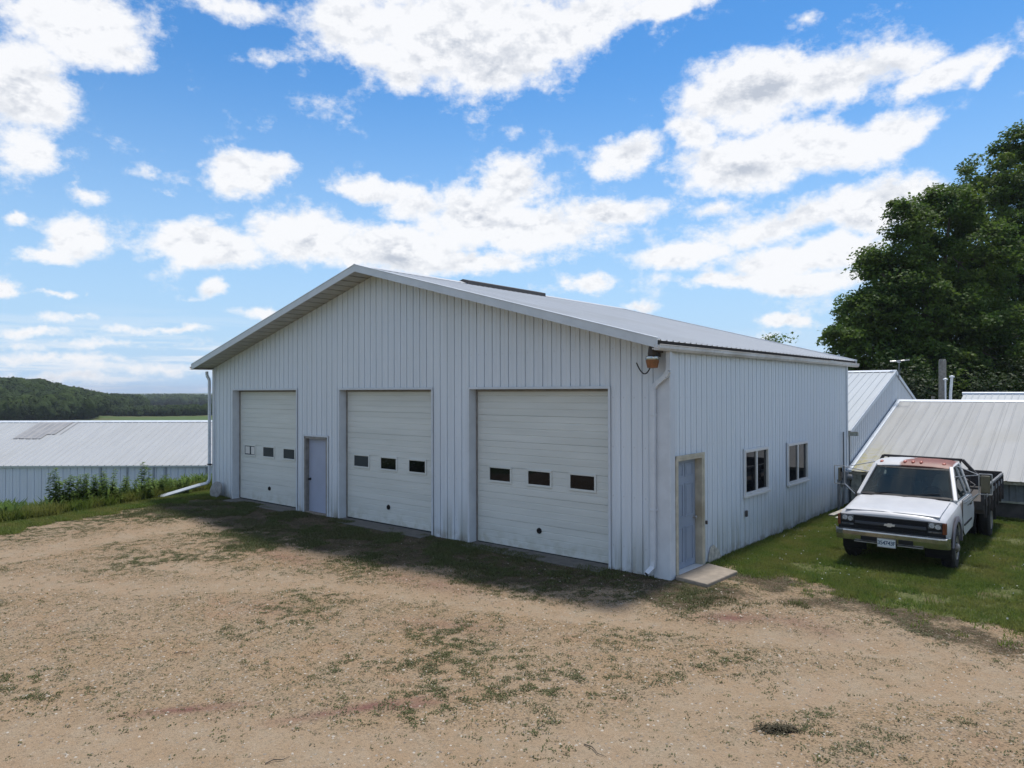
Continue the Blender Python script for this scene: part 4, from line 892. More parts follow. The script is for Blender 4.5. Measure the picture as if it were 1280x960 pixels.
to=bpy.data.objects.new('plate_number',tm); col.objects.link(to); to.parent=pl; to.location=(PX,-1.0045,.511); to.rotation_euler=(PI/2,0,0)
# marker lamps on the roof
for x in (-.60,-.15,0.0,.15,.56):
    m=MB(); m.lathe([(.036,0),(.034,.016),(.022,.028),(.0,.032)],(0,0,0),'z',14); y=1.31 if abs(x)<.5 else 1.33; z=1.838-.022*(abs(x)/.6)**2
    o=m.build('marker_lamp',M['redlens'],T,smooth=True,loc=(x,y,z-.004)); o.scale=(1,1.5,1); o.rotation_euler=(R(18),0,0)
# wheels
def wheel(x,y,s,dual=False):
    m=MB(); r=.395; w=.115
    for off in ((0,-.27) if dual else (0,)):
        m.lathe([(.215,-w*.9),(.27,-w),(.355,-w*.95),(r-.01,-w*.7),(r,-w*.5),(r,w*.5),(r-.01,w*.7),(.355,w*.95),(.27,w),(.215,w*.9),(.205,0),(.215,-w*.9)],(off*s,0,0),'x',36)
        for k in range(0,44):
            a=2*PI*k/44; c,q=math.cos(a),math.sin(a); 
            for xx,sh in ((-.065,0),(.02,.07)):
                a2=a+sh; c,q=math.cos(a2),math.sin(a2); p=Vector((off*s+xx+.02,c*(r+.002),q*(r+.002))); m.bar(p,p+Vector((.055,0,0)),.016,.022,up=(0,c,q))
    ty=m.build('wheel',M['rubber'],T,loc=(x,y,.395),smooth=False)
    m=MB(); d=.06 if not dual else -.02
    # rim with hand holes, hub
    m.lathe([(.215,.10*s),(.222,.112*s),(.205,.10*s),(.19,.02*s),(.18,(.02+d*.4)*s),(.12,(.02+d)*s),(.085,(.025+d)*s),(.075,(.10+d*.6)*s),(.04,(.12+d*.6)*s),(.0,(.125+d*.6)*s)],(0,0,0),'x',28)
    rm=m.build('rim',M['rim'],ty,smooth=True)
    m=MB()
    for k in range(8):
        a=2*PI*k/8; c,q=math.cos(a)*.155,math.sin(a)*.155; m.lathe([(.0,(.03+d*.75)*s),(.026,(.0305+d*.75)*s)],(0.004*s,c,q),'x',10)
        c,q=math.cos(a+.3)*.1,math.sin(a+.3)*.1; m.lathe([(.012,(.02+d)*s),(.012,(.045+d)*s),(.0,(.05+d)*s)],(0,c,q),'x',6)
    m.build('rim_holes',M['black'],ty)
for s in (-1,1):
    wheel(s*.845,0,s); wheel(s*.99,3.95,s,True)
m=MB(); m.tube([(-.8,0,.39),(.8,0,.39)],.05); m.tube([(-.8,3.95,.39),(.8,3.95,.39)],.06); m.box(-.42,-.34,-.6,6.0,.50,.66); m.box(.34,.42,-.6,6.0,.50,.66); m.box(-.5,.5,-.85,-.5,.45,.62); m.lathe([(0,-.2),(.18,-.1),(.18,.1),(0,.2)],(0,3.95,.39),'x',12); m.build('chassis',M['steeldark'],T)
# flatbed: deck, headboard rack, stake sides
m=MB(); m.box(-1.12,1.12,2.45,6.05,.80,.90); 
for k in range(10): m.box(-1.125,1.125,2.5+k*.38,2.56+k*.38,.70,.80)
m.build('bed_deck',M['wooddark'],T,bevel=.008)
m=MB(); m.box(-1.12,1.12,2.40,2.44,.80,.98)
hb=[(-.86,1.98),(.60,1.98),(.86,1.80),(1.12,1.45)]
m.bar((-.80,2.42,1.86),(.74,2.42,1.84),.07,.05); m.bar((.74,2.42,1.84),(1.10,2.42,1.42),.10,.06); m.bar((-.80,2.42,1.86),(-1.05,2.42,1.4),.06,.06); m.bar((-1.05,2.42,.9),(-1.05,2.42,1.42),.06,.06); m.bar((1.10,2.42,.9),(1.10,2.42,1.44),.06,.06)
for x in (-.7,-.42,-.14,.14,.42,.70): m.bar((x,2.42,.95),(x,2.42,1.84),.03,.03)
m.bar((.86,2.43,.95),(.86,2.43,1.68),.03,.03)
for z in (1.25,1.55): m.bar((-1.0,2.425,z),(1.05,2.425,z),.03,.05)
m.build('headboard_rack',M['steeldark'],T,bevel=.004)
for s in (-1,1):
    m=MB(); m.box(min(s*1.10,s*1.15),max(s*1.10,s*1.15),2.5,6.05,1.22,1.27); m.box(min(s*1.11,s*1.135),max(s*1.11,s*1.135),2.5,6.05,1.02,1.12); m.build('side_rail',simple('grey_bed_rail',(.16,.165,.17),.6,var=.2),T,bevel=.004)
    for k in range(7): m=MB(); y=2.55+k*.57; m.box(min(s*1.105,s*1.155),max(s*1.105,s*1.155),y,y+.07,.62,1.22); m.build('side_stake',M['steeldark'],T,bevel=.004)
m=MB(); m.box(-1.12,1.12,6.0,6.05,.90,1.30); m.build('tail_board',M['steeldark'],T,bevel=.006)
m=MB(); m.box(-1.10,-.70,3.5,4.5,.66,.70); m.box(.62,1.14,4.42,4.46,.32,.80); m.box(-1.14,-.62,4.42,4.46,.32,.80); m.build('mud_flaps',M['rubber'],T)
m=MB(); m.tube([(.75,2.6,.92),(.9,3.0,1.25),(.5,3.6,1.42),(-.2,4.2,1.2)],.022); m.box(-.6,.5,3.0,5.2,.9,1.12); m.tube([(.55,2.5,1.1),(.72,2.48,1.55),(.40,2.5,1.78)],.02); m.build('bed_load',M['steeldark'],T,bevel=.02)
# west coast mirrors
for s in (-1,1):
    m=MB(); X=s*1.32; y=.80
    fr=[(s*1.22,y,1.72),(X+s*.11,y+.02,1.72),(X+s*.11,y+.02,1.33),(s*1.22,y,1.33),(s*1.22,y,1.72)]
    for a,b_ in zip(fr[:-1],fr[1:]): m.tube([a,b_],.011,6)
    m.tube([(s*1.22,y,1.70),(s*.73,1.02,1.60)],.011,6); m.tube([(s*1.22,y,1.34),(s*.965,.72,1.12)],.012,6); m.tube([(s*1.22,y,1.34),(s*.965,1.25,1.02)],.010,6); m.tube([(s*1.22,y,1.70),(s*.72,1.5,1.80)],.009,6)
    a_=m.build('mirror_arm',M['bracket'],T,smooth=True)
    m=MB(); (m.box(X-.075,X+.085,y-.03,y+.02,1.36,1.695) if s>0 else m.box(X-.01,X+.04,y-.10,y+.06,1.40,1.69)); h=m.build('mirror',M['mirrorback'],a_,bevel=.02,seg=3)
    m=MB(); (m.box(X-.06,X+.07,y+.021,y+.025,1.38,1.675) if s>0 else m.box(X+.041,X+.044,y-.09,y+.05,1.41,1.68)); m.build('mirror_glass',M['glass'],a_)
# ------------------------------------------------------------------ trees
def leafcloud(C,N,size,r,flat=.5,out=None):
    """C (n,3) centres, leaf quads, returns V,F,rnd"""
    n=len(C); nrm=r.normal(0,1,(n,3)); nrm[:,2]=np.abs(nrm[:,2])+flat
    if out is not None: nrm+=out*.8
    nrm/=np.linalg.norm(nrm,axis=1)[:,None]; t=r.normal(0,1,(n,3)); u=np.cross(nrm,t); u/=np.linalg.norm(u,axis=1)[:,None]; v=np.cross(nrm,u)
    s=size*r.uniform(.6,1.35,n)[:,None]; l=u*s*.62; w=v*s*.40
    V=np.stack([C-l,C-w+nrm*s*.08,C+l,C+w+nrm*s*.08],1).reshape(-1,3); F=np.arange(n*4).reshape(-1,4); return V,F
def tree(name,label,base,lobes,nclump,nleaf,size,mat,seed,trunk_r=.4,group=None,crad=(.45,1.0),limbs=True):
    r=np.random.default_rng(seed); bx,by,bz=base
    root=empty(name,(bx,by,bz),0,label,'tree',group)
    vol=np.array([(a*b*c)**(2/3) for _,(a,b,c) in lobes]); vol/=vol.sum(); CC=[];RR=[];OO=[]
    for (c,rad),p in zip(lobes,vol):
        k=max(4,int(nclump*p)); d=r.normal(0,1,(k,3)); d[:,2]=d[:,2]*.9+.15; d/=np.linalg.norm(d,axis=1)[:,None]
        f=r.uniform(.0,1,k)**.45; f=.35+.68*f
        ct=np.array(c)-np.array(base)+d*np.array(rad)*f[:,None]; CC.append(ct); RR.append(r.uniform(crad[0],crad[1],k)); OO.append(d)
    CC=np.concatenate(CC);RR=np.concatenate(RR);OO=np.concatenate(OO)
    keep=fbm(CC[:,0]+CC[:,2]*.7,CC[:,1]+CC[:,2],2.0,seed%50,2)>.37; CC,RR,OO=CC[keep],RR[keep],OO[keep]
    m=len(CC); P=r.normal(0,1,(m,nleaf,3)); P/=np.linalg.norm(P,axis=2)[:,:,None]; P*=(r.uniform(.15,1,(m,nleaf))**.5)[:,:,None]
    P=P*np.array([1,1,.55]); jit=r.uniform(.8,1.35,(m,1,1)); P=P*RR[:,None,None]*jit
    P[:,:,2]-=(np.hypot(P[:,:,0],P[:,:,1])**2)*.18/np.maximum(RR[:,None],.3)
    L=(CC[:,None,:]+P).reshape(-1,3); out=np.repeat(OO,nleaf,0)
    # stray sprigs outside the clumps
    ns=len(L)//40; q=r.integers(0,len(L),ns); L[q]+=r.normal(0,.28,(ns,3))*np.array([1,1,.8])
    V,F=leafcloud(L,len(L),size,r,.5,out*.6)
    tone=np.repeat(r.random(m),nleaf)*.55+r.random(len(L))*.45
    npmesh('crown',V,F,mat,root,np.repeat(tone,4))
    mb=MB(); top=max(c[2] for c,_ in lobes)-bz
    cx=np.mean([c[0] for c,_ in lobes])-bx; cy=np.mean([c[1] for c,_ in lobes])-by
    H=top*.8
    tp=[(0,0,-.3),(cx*.05,cy*.05,H*.15),(cx*.15+.1,cy*.15,H*.35),(cx*.4,cy*.4-.1,H*.6),(cx*.7,cy*.7,H)]
    mb.tube(tp,[trunk_r*1.25,trunk_r,trunk_r*.85,trunk_r*.6,trunk_r*.2],10)
    if limbs:
        for (c,rad) in lobes:
            c=np.array(c)-np.array(base); st=np.array(tp[2])*r.uniform(.6,1.2); st=np.array((tp[2][0],tp[2][1],min(tp[2][2]*r.uniform(.7,1.5),c[2])))
            mid=(st+c)/2+r.normal(0,.3,3); mb.tube([tuple(st),tuple(mid),tuple(c)],[trunk_r*.45,trunk_r*.3,trunk_r*.12],7)
        for k in r.integers(0,m,min(m,46)):
            lc=np.array(lobes[int(r.integers(0,len(lobes)))][0])-np.array(base)
            d=[np.linalg.norm(np.array(c)-np.array(base)-CC[k]) for c,_ in lobes]; lc=np.array(lobes[int(np.argmin(d))][0])-np.array(base)
            mb.tube([tuple(lc),tuple((lc+CC[k])/2+r.normal(0,.12,3)),tuple(CC[k])],[trunk_r*.13,trunk_r*.08,.015],5)
    mb.build('trunk',M['barkm'],root,smooth=True); return root
def LZ(lat,dep,z): x,y=camfr(lat,dep); return (x,y,z)
def px(u,v,d): return LZ((u-640)/897*d,d,3.35+(488.5-v)/897*d)
lob1=[(px(1056,416,41),(1.0,1.2,.8)),(px(1090,392,42),(1.8,2,1.5)),(px(1084,442,41.5),(1.8,2,1.4)),(px(1126,352,42.5),(2.0,2.3,1.9)),(px(1152,298,43),(1.6,1.9,1.6)),(px(1145,258,43),(1.25,1.4,1.15)),(px(1165,275,43.5),(1.5,1.6,1.5)),(px(1160,405,42),(3.2,3,3.0)),(px(1200,330,43.5),(3.0,3,2.8)),(px(1190,262,44),(1.9,2,1.6)),(px(1150,468,41),(3.8,3,1.8)),(px(1225,440,41.5),(3.6,3,3.2)),(px(1100,330,42.5),(1.2,1.3,1.0))]
tree('maple_tree','large broad maple tree with drooping left side behind the sheds',LZ(25.2,42.5,-.3),lob1,1000,150,.17,M['leaf'],11,.42)
lob2=[(px(1238,228,49),(2.1,2.3,1.7)),(px(1285,200,50),(2.3,2.5,2.2)),(px(1330,215,50),(4,3.5,3.4)),(px(1265,285,48),(3.4,3,3.0)),(px(1240,345,48),(3.0,3,2.6)),(px(1320,320,48),(4.5,4,4)),(px(1290,400,46),(4.4,4,3.6)),(px(1350,440,47),(4.4,4,4)),(px(1275,460,45),(3.6,3,2.2)),(px(1405,300,50),(4.5,4,4.5))]
tree('maple_tree','taller maple tree rising at the right edge of the photo',LZ(36,48,-.3),lob2,1050,150,.18,M['leaf'],23,.5)
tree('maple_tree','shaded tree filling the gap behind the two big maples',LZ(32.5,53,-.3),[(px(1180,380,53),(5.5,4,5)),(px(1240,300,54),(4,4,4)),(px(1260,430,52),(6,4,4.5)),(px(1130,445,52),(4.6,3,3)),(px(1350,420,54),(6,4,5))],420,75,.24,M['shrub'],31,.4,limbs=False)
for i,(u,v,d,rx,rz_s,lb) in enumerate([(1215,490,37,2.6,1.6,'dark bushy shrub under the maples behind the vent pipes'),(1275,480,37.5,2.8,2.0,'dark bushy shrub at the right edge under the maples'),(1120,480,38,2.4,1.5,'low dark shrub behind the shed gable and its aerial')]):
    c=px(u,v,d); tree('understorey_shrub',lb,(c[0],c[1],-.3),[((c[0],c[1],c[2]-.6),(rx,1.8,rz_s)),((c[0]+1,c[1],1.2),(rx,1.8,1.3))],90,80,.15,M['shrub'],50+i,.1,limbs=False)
c=px(975,426,60); tree('distant_tree','small tree top peeking over the garage roof edge',(c[0],c[1],-.3),[((c[0],c[1],c[2]-.5),(1.4,1.4,.95))],40,60,.2,M['leaf'],77,.25,limbs=False)

# ------------------------------------------------------------------ tall weeds along the bank
def weedplant(seed,h,bushy):
    r=np.random.default_rng(seed); V=[];Fc=[];T_=[]
    nst=int(3+bushy*6)
    mb=MB()
    for s in range(nst):
        bx_,by_=r.normal(0,.06+.10*bushy,2); lx,ly=r.normal(0,.10,2); hh=h*r.uniform(.7,1)
        pts=[(bx_,by_,-.05),(bx_+lx*.4,by_+ly*.4,hh*.5),(bx_+lx,by_+ly,hh)]; mb.tube(pts,[.008,.006,.003],4)
        n=int(80*hh)
        for i in range(n):
            f=r.uniform(.12,1.0); a=r.random()*6.28; l=r.uniform(.10,.20)*(1.2-f*.6); c=np.array(pts[0])*(1-f)+np.array(pts[2])*f
            d=np.array((math.cos(a),math.sin(a),r.uniform(-.2,.6))); p=np.array((-math.sin(a),math.cos(a),0))*l*.20; b=len(V)
            V+= [c,c+d*l*.5+p,c+d*l+np.array((0,0,-l*.25)),c+d*l*.5-p]; Fc.append((b,b+1,b+2,b+3)); T_+=[r.random()]*4
    return np.array(V),np.array(Fc),np.array(T_),mb
wl=[(66,1.30,.1,'slender tall weed, leftmost along the long barn'),(84,1.15,.9,'broad bushy tall weed, second from the left before the barn'),(95,1.2,.8,'bushy tall weed just right of the leftmost bushy one'),(106,1.15,.5,'narrower tall weed in the middle of the left weed row'),(119,1.2,.6,'tall weed with full top in the middle of the row'),(131,1.3,.9,'tallest bushy weed right of the middle of the row'),(140,.95,.8,'lower bushy weed right beside the tallest one'),(160,1.15,.7,'bushy tall weed standing apart before the barn battens'),(183,1.45,.15,'thin airy weed with the highest tip against the roof edge'),(190,.95,.4,'short leafy weed next to the thin airy one'),(201,1.1,.35,'narrow dark weed right of the thin airy one'),(217,.75,.3,'short weed near the downspout end'),(225,.8,.5,'small round leafy weed closest to the garage downspout')]
for i,(u,h,b_,lb) in enumerate(wl):
    by=642-(u-65)*.125; dep=17.7+(u-0)/263*5.6+.8; x,y=camfr((u-640)/897*dep,dep); 
    zt=3.35+(488.5-(588 if i not in(8,) else 578))/897*dep
    z=float(gz(x,y)); hh=max(.6,min(2.2,(h/1.2)*(zt-z)*1.0))
    V,Fc,Tt,mb=weedplant(100+i,hh,b_)
    rt=empty('tall_weed',(x,y,z),0,lb,'weed','tall weeds along the bank'); npmesh('leaves',V,Fc,M['goldenrod'],rt,Tt); mb.build('stems',M['weed'],rt)

# ------------------------------------------------------------------ wooded hills
r=np.random.default_rng(9)
def ico(n):
    bm=bmesh.new(); bmesh.ops.create_icosphere(bm,subdivisions=n,radius=1); bm.verts.ensure_lookup_table()
    V=np.array([v.co for v in bm.verts]); F=np.array([[v.index for v in f.verts] for f in bm.faces]); bm.free(); return V,F
def hulls(P,S,sub,amp=.30,zs=.95,variants=7):
    V0,F0=ico(sub); Vs=[];Fs=[];A=[];off=0; vi=r.integers(0,variants,len(P)); tone=r.random(len(P))**1.7
    for k in range(variants):
        d=V0/np.linalg.norm(V0,axis=1)[:,None]; q=np.zeros(len(d))
        for o_ in range(9):   # billowing lobes
            c=r.normal(0,1,3); c[2]=abs(c[2])*.8; c/=np.linalg.norm(c); q=np.maximum(q,(np.clip(d@c,0,1)**10)*r.uniform(.6,1))
        q2=fbm(d[:,0]*2+d[:,2],d[:,1]*2-d[:,2],.34,k+3,3)-.5
        Vk=d*(.74+amp*q+.95*q2)[:,None]; Vk[:,2]*=zs
        Q=vi==k; m=Q.sum()
        if m==0: continue
        a=r.uniform(0,6.28,m); c,s_=np.cos(a)[:,None],np.sin(a)[:,None]; x=(Vk[None,:,0]*c-Vk[None,:,1]*s_)*S[Q][:,None]; y=(Vk[None,:,0]*s_+Vk[None,:,1]*c)*S[Q][:,None]; z=Vk[None,:,2]*S[Q][:,None]
        Vs.append((np.stack([x,y,z],-1)+P[Q][:,None,:]).reshape(-1,3)); Fs.append((F0[None]+(np.arange(m)*len(d))[:,None,None]).reshape(-1,3)+off); off+=m*len(d); A.append(np.repeat(tone[Q],len(d)))
    return np.concatenate(Vs),np.concatenate(Fs),np.concatenate(A),vi,tone
def crowns(P,S,nl,size,shape=.95,sub=3):
    V,F,A,vi,tone=hulls(P,S,sub,zs=shape)
    n=len(P); F=np.concatenate([F,F[:,2:3]],1) if False else F
    # leafy fringe over the billows, as triangles
    d=r.normal(0,1,(n,nl,3)); d[:,:,2]=np.abs(d[:,:,2])-.15; d/=np.linalg.norm(d,axis=2)[:,:,None]
    L=(P[:,None,:]+d*(r.uniform(.80,1.08,(n,nl)))[:,:,None]*S[:,None,None]*np.array([1,1,shape])).reshape(-1,3)
    V2,F2=leafcloud(L,len(L),size,r,.4,d.reshape(-1,3)*1.6); F2=np.concatenate([F2[:,[0,1,2]],F2[:,[0,2,3]]])+len(V)
    t=np.repeat(tone,nl)*.8+r.random(n*nl)*.2
    return np.concatenate([V,V2]),np.concatenate([F,F2]),np.concatenate([A,np.repeat(t,4)])
def polar(n,a0,a1,r0,r1):
    u=r.uniform(a0,a1,n); rr=np.sqrt(r.uniform(r0*r0,r1*r1,n)); x,y=camfr(rr*np.sin(u),rr*np.cos(u)); return np.array(x),np.array(y),u,rr
atn=lambda p: math.atan((p-640)/897)
# main wooded ridge
x,y,u,rr=polar(3900,atn(-420),atn(178),258,470); pxx=640+897*np.tan(u)
near=np.interp(pxx,[-900,0,60,110,140,178],[250,262,268,300,370,440]); k=rr>near
x,y,rr=x[k],y[k],rr[k]; z=gz(x,y); S=r.uniform(2.6,5.4,len(x)); P=np.stack([x,y,z+S*.75],-1)
V,F,A=crowns(P,S,130,.75); o=npmesh('hillside_forest',V,F,M['forest'],attr=A); tag(o,'dense green forest covering the nearer hill at the left edge','forest',kind='stuff')
# tree belt behind the field
x,y,u,rr=polar(900,atn(128),atn(420),335,380); z=gz(x,y); S=r.uniform(1.4,2.9,len(x))*np.interp(640+897*np.tan(u),[130,175,263,420],[.95,.85,.95,1.1]); P=np.stack([x,y,z+S*.75],-1)
V,F,A=crowns(P,S,50,.7); o=npmesh('field_tree_belt',V,F,M['forest'],attr=A); tag(o,'dark band of trees at the far edge of the green field','forest',kind='stuff')
x,y,u,rr=polar(2600,atn(60),atn(460),720,960); z=gz(x,y); S=r.uniform(3.5,6.0,len(x)); P=np.stack([x,y,z+S*.7],-1)
V,F,A=crowns(P,S,14,1.6,.8,2); o=npmesh('far_hill_forest',V,F,M['forest'],attr=A); tag(o,'hazy forest on the farthest low ridge','forest',kind='stuff')

# ------------------------------------------------------------------ sky, sun, camera
SUN_EL,SUN_ROT=R(70),R(-4)
w=bpy.data.worlds.new('World'); scn.world=w; w.use_nodes=True; nt=w.node_tree; N=nt.nodes; Lk=nt.links.new
bg=N['Background']; STR=.15; bg.inputs[1].default_value=STR
sky=N.new('ShaderNodeTexSky'); sky.sky_type='NISHITA'; sky.sun_disc=False; sky.sun_elevation=SUN_EL; sky.sun_rotation=SUN_ROT; sky.altitude=200; sky.air_density=1.0; sky.dust_density=.0; sky.ozone_density=2.0
tc=N.new('ShaderNodeTexCoord'); sep=N.new('ShaderNodeSeparateXYZ'); Lk(tc.outputs['Generated'],sep.inputs[0])
def mth(op,a,b=None,c=None,clamp=False):
    q=N.new('ShaderNodeMath'); q.operation=op; q.use_clamp=clamp
    for i,v in enumerate((a,b,c)):
        if v is None: continue
        if isinstance(v,(int,float)): q.inputs[i].default_value=v
        else: Lk(v,q.inputs[i])
    return q.outputs[0]
def mrng(v,a,b,c=0.,d=1.):
    q=N.new('ShaderNodeMapRange'); q.interpolation_type='SMOOTHSTEP'; Lk(v,q.inputs[0])
    for i,k in enumerate((a,b,c,d)): q.inputs[i+1].default_value=k
    return q.outputs[0]
az=mth('ARCTAN2',sep.outputs[0],sep.outputs[1]); el=mth('ARCSINE',sep.outputs[2])
cb=N.new('ShaderNodeCombineXYZ'); Lk(az,cb.inputs[0]); Lk(el,cb.inputs[1])
def nz(scale,detail,rough,off=(0,0,0),sc=(1,1,1),dist=0.):
    mp=N.new('ShaderNodeMapping'); mp.inputs['Location'].default_value=off; mp.inputs['Scale'].default_value=sc; Lk(tc.outputs['Generated'],mp.inputs[0])
    q=N.new('ShaderNodeTexNoise'); q.inputs['Scale'].default_value=scale; q.inputs['Detail'].default_value=detail; q.inputs['Roughness'].default_value=rough; q.inputs['Distortion'].default_value=dist; Lk(mp.outputs[0],q.inputs['Vector']); return q
# domain warp for ragged edges
wn=nz(11,5,.6); vs_=N.new('ShaderNodeVectorMath'); vs_.operation='SUBTRACT'; Lk(wn.outputs['Color'],vs_.inputs[0]); vs_.inputs[1].default_value=(.5,.5,.5)
vm=N.new('ShaderNodeVectorMath'); vm.operation='MULTIPLY_ADD'; Lk(vs_.outputs[0],vm.inputs[0]); vm.inputs[1].default_value=(.085,.045,0); Lk(cb.outputs[0],vm.inputs[2])
CL=[(-1.251, 0.415, 0.09, 0.033, 0, 1), (-1.304, 0.337, 0.057, 0.05, 0, 1), (-1.301, 0.278, 0.035, 0.034, 0, 0.8), (-1.2, 0.398, 0.049, 0.021, -10, 0.8), (-1.077, 0.465, 0.075, 0.017, 0, 0.55), (-1.033, 0.419, 0.046, 0.012, 0, 0.5), (-0.788, 0.464, 0.179, 0.061, 0, 1.1), (-0.721, 0.429, 0.123, 0.038, 0, 1), (-0.929, 0.464, 0.059, 0.043, 0, 0.9), (-0.62, 0.469, 0.131, 0.042, 18, 1), (-0.499, 0.485, 0.084, 0.014, 5, 0.9), (-0.854, 0.414, 0.066, 0.02, -10, 0.8), (-1.054, 0.28, 0.05, 0.029, 5, 1), (-1.017, 0.29, 0.028, 0.019, 0, 0.8), (-1.244, 0.181, 0.038, 0.026, 0, 0.95), (-1.266, 0.159, 0.041, 0.011, 0, 0.8), (-1.235, 0.236, 0.03, 0.014, 0, 0.6), (-1.165, 0.265, 0.033, 0.014, 0, 0.5), (-1.156, 0.245, 0.027, 0.009, 0, 0.35), (-1.119, 0.185, 0.075, 0.027, -5, 1.1), (-0.971, 0.206, 0.074, 0.039, 0, 1.1), (-0.876, 0.194, 0.121, 0.032, 0, 1.1), (-0.887, 0.269, 0.065, 0.018, -5, 0.9), (-0.832, 0.246, 0.066, 0.021, -10, 0.8), (-0.755, 0.234, 0.084, 0.044, 0, 1.1), (-0.699, 0.276, 0.056, 0.039, 0, 1), (-0.677, 0.223, 0.133, 0.036, -5, 1.1), (-0.566, 0.239, 0.087, 0.021, 0, 0.9), (-0.766, 0.18, 0.1, 0.019, 0, 0.9), (-0.541, 0.318, 0.05, 0.026, 10, 0.95), (-0.571, 0.299, 0.027, 0.016, 0, 0.7), (-0.365, 0.378, 0.092, 0.045, 0, 1.1), (-0.259, 0.374, 0.096, 0.031, 6, 1.1), (-0.163, 0.358, 0.064, 0.017, 10, 0.95), (-0.109, 0.358, 0.02, 0.011, 40, 0.8), (-0.447, 0.336, 0.036, 0.024, 0, 0.8), (-0.315, 0.448, 0.029, 0.012, 0, 0.5), (-0.395, 0.293, 0.084, 0.031, 0, 1.05), (-0.307, 0.303, 0.092, 0.034, 0, 1.1), (-0.215, 0.306, 0.051, 0.025, 10, 1), (-0.427, 0.238, 0.046, 0.016, 0, 0.6), (-0.336, 0.214, 0.103, 0.028, 8, 0.95), (-0.242, 0.222, 0.065, 0.032, 5, 1.1), (-0.19, 0.227, 0.033, 0.028, 0, 0.9), (-0.458, 0.182, 0.072, 0.015, 5, 0.85), (-0.317, 0.172, 0.11, 0.024, 8, 1), (-0.386, 0.147, 0.079, 0.013, -3, 0.9), (-0.308, 0.139, 0.065, 0.014, 0, 0.9), (-0.59, 0.15, 0.042, 0.015, -3, 0.9), (-0.333, 0.09, 0.033, 0.01, -5, 0.85), (-0.523, 0.112, 0.03, 0.008, 0, 0.6), (-0.357, 0.073, 0.039, 0.007, 0, 0.4), (-1.098, 0.132, 0.025, 0.012, 25, 0.8), (-1.124, 0.119, 0.024, 0.006, 0, 0.5), (-1.044, 0.102, 0.038, 0.009, 0, 0.75), (-1.316, 0.196, 0.017, 0.007, 0, 0.7), (-1.314, 0.118, 0.017, 0.013, 0, 0.8), (-1.27, 0.114, 0.026, 0.006, 0, 0.7), (-1.24, 0.116, 0.01, 0.006, 0, 0.5), (-1.25, 0.087, 0.046, 0.007, 0, 0.55), (-1.147, 0.076, 0.07, 0.008, 0, 0.7), (-1.289, 0.07, 0.044, 0.006, 0, 0.65), (-1.2, 0.056, 0.138, 0.008, 0, 0.45), (-1.258, 0.038, 0.148, 0.009, 0, 0.5), (-1.273, 0.015, 0.136, 0.009, 0, 0.6), (-1.156, 0.028, 0.084, 0.012, 0, 0.6), (-0.961, 0.435, 0.021, 0.009, 0, 0.3)]
field=None; low=None
for (a,e,ra,re,an,wt) in CL:
    mp=N.new('ShaderNodeMapping'); mp.vector_type='TEXTURE'; mp.inputs['Location'].default_value=(a,e,0); mp.inputs['Rotation'].default_value=(0,0,R(an)); mp.inputs['Scale'].default_value=(ra*1.55,re*1.5,1); Lk(vm.outputs[0],mp.inputs[0])
    ln=N.new('ShaderNodeVectorMath'); ln.operation='LENGTH'; Lk(mp.outputs[0],ln.inputs[0])
    v=mth('MULTIPLY_ADD',ln.outputs['Value'],-wt,wt,clamp=True)   # cone 1..0
    field=v if field is None else mth('SMOOTH_MAX',field,v,.12)
n1=nz(9,9,.62,(3,1,2),(1,1,1.7)).outputs['Fac']; n2=nz(30,7,.65,(7,2,1),(1,1,1.5)).outputs['Fac']
n3=nz(85,5,.7,(1,9,4),(1,1,1.4)).outputs['Fac']
dens=mth('ADD',mth('ADD',field,mth('MULTIPLY',mth('SUBTRACT',n3,.5),.24)),mth('ADD',mth('MULTIPLY',mth('SUBTRACT',n1,.5),1.25),mth('MULTIPLY',mth('SUBTRACT',n2,.5),.78)))
n1u=nz(9,9,.62,(3,1,2.028),(1,1,1.7)).outputs['Fac']; n2u=nz(30,7,.65,(7,2,1.012),(1,1,1.5)).outputs['Fac']
slope=mth('ADD',mth('MULTIPLY',mth('SUBTRACT',n1u,n1),5.5),mth('MULTIPLY',mth('SUBTRACT',n2u,n2),2.2))
gen=mth('MULTIPLY',mrng(nz(3.2,8,.6,(11,5,2),(1,1,2.2)).outputs['Fac'],.44,.62),1.0)  # unseen clouds outside the view, added to brighten the fill light
inview=mth('MULTIPLY',mth('MULTIPLY',mrng(az,-1.50,-1.38),mrng(az,.12,.0)),mrng(el,.62,.55)); gen=mth('MULTIPLY',gen,mth('SUBTRACT',1.,inview))
alpha=mth('POWER',mrng(dens,.16,.60),.9)
alpha=mth('MAXIMUM',alpha,mth('MULTIPLY',gen,.95))
# thin streaky layer near the horizon
hz_=nz(1,7,.62,(2,2,2),(5,5,75)).outputs['Fac']; lowm=mth('MULTIPLY',mrng(el,.115,.03),mrng(hz_,.46,.60)); lowm=mth('MULTIPLY',lowm,mrng(az,-.75,-1.05,.25,.85))
alpha=mth('MAXIMUM',alpha,mth('MULTIPLY',lowm,.8)); alpha=mth('MULTIPLY',alpha,mrng(el,-.02,.0))
thick=mrng(dens,.55,1.25); sh=nz(13,6,.6,(1,4,3),(1,1,2.2)).outputs['Fac']; grey=mth('ADD',mth('MULTIPLY',thick,mrng(sh,.42,.68)),mth('MULTIPLY',mth('MULTIPLY',slope,mrng(dens,.3,.8)),.9),clamp=True)
def mixc(f,a,b):
    q=N.new('ShaderNodeMix'); q.data_type='RGBA'
    for s,v in ((q.inputs[0],f),(q.inputs[6],a),(q.inputs[7],b)):
        if isinstance(v,(int,float)): s.default_value=v
        elif isinstance(v,tuple): s.default_value=(*v,1)
        else: Lk(v,s)
    return q.outputs[2]
K=1/STR
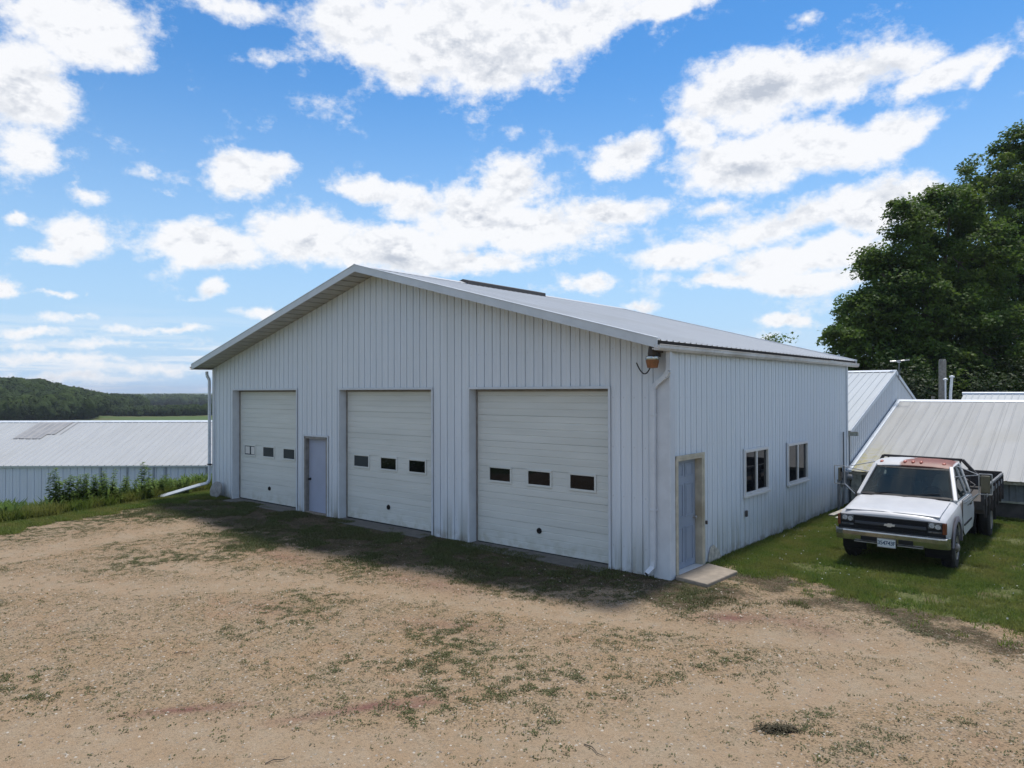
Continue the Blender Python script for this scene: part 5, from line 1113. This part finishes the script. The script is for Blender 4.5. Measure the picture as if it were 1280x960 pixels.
ccol=mixc(grey,(.77*K,.775*K,.79*K),(.43*K,.465*K,.53*K))
hs=N.new('ShaderNodeHueSaturation'); hs.inputs['Saturation'].default_value=SAT; hs.inputs['Value'].default_value=VAL; Lk(sky.outputs[0],hs.inputs['Color'])
hz2=mixc(mrng(el,.46,-.06,0.,1.),hs.outputs[0],(.35*K,.52*K,.73*K)); out=mixc(mth('MULTIPLY',alpha,.97),hz2,ccol); Lk(out,bg.inputs[0])
sd=Vector((math.sin(SUN_ROT)*math.cos(SUN_EL),math.cos(SUN_ROT)*math.cos(SUN_EL),math.sin(SUN_EL)))
li=bpy.data.lights.new('sun','SUN'); li.energy=SUNE; li.angle=R(6); li.color=(1,.955,.89); lo=bpy.data.objects.new('sun',li); col.objects.link(lo); lo.rotation_euler=sd.to_track_quat('Z','Y').to_euler(); lo.location=(0,0,60)
cam=bpy.data.cameras.new('camera'); co=bpy.data.objects.new('camera',cam); col.objects.link(co); scn.camera=co
cam.sensor_width=36; cam.sensor_fit='HORIZONTAL'; cam.lens=36*897.24/1280; cam.clip_end=12000; cam.clip_start=.05
co.location=CAM
fw=Vector((-math.sin(YAW)*math.cos(.0095),math.cos(YAW)*math.cos(.0095),math.sin(.0095))); rt=Vector((math.cos(YAW),math.sin(YAW),0)); up=rt.cross(fw); ro=-.0025
r2=rt*math.cos(ro)+up*math.sin(ro); u2=-rt*math.sin(ro)+up*math.cos(ro)
co.rotation_euler=Matrix((r2,u2,-fw)).transposed().to_euler()
vs=scn.view_settings; vs.view_transform='Standard'; vs.look='None'; vs.exposure=EXPO; vs.gamma=1; vs.use_curve_mapping=False
scn.cycles.max_bounces=5; scn.cycles.diffuse_bounces=3; scn.cycles.glossy_bounces=3; scn.cycles.transmission_bounces=3; w.cycles.sampling_method='MANUAL'; w.cycles.sample_map_resolution=512; scn.cycles.transparent_max_bounces=8; scn.cycles.caustics_reflective=False; scn.cycles.caustics_refractive=False

# thin summer haze over the valley
m=MB(); m.box(-5400,5400,-5400,5400,-40,34); tz=bpy.data.materials.new('haze_air'); tz.use_nodes=True; nn=tz.node_tree.nodes; nn.clear(); ov=nn.new('ShaderNodeOutputMaterial'); pv=nn.new('ShaderNodeVolumePrincipled'); pv.inputs['Color'].default_value=(.78,.87,1,1); pv.inputs['Density'].default_value=HAZE; tz.node_tree.links.new(pv.outputs[0],ov.inputs['Volume'])
if HAZE>0: hzo=m.build('haze',tz); tag(hzo,'faint bluish summer haze filling the valley air','haze',kind='stuff')
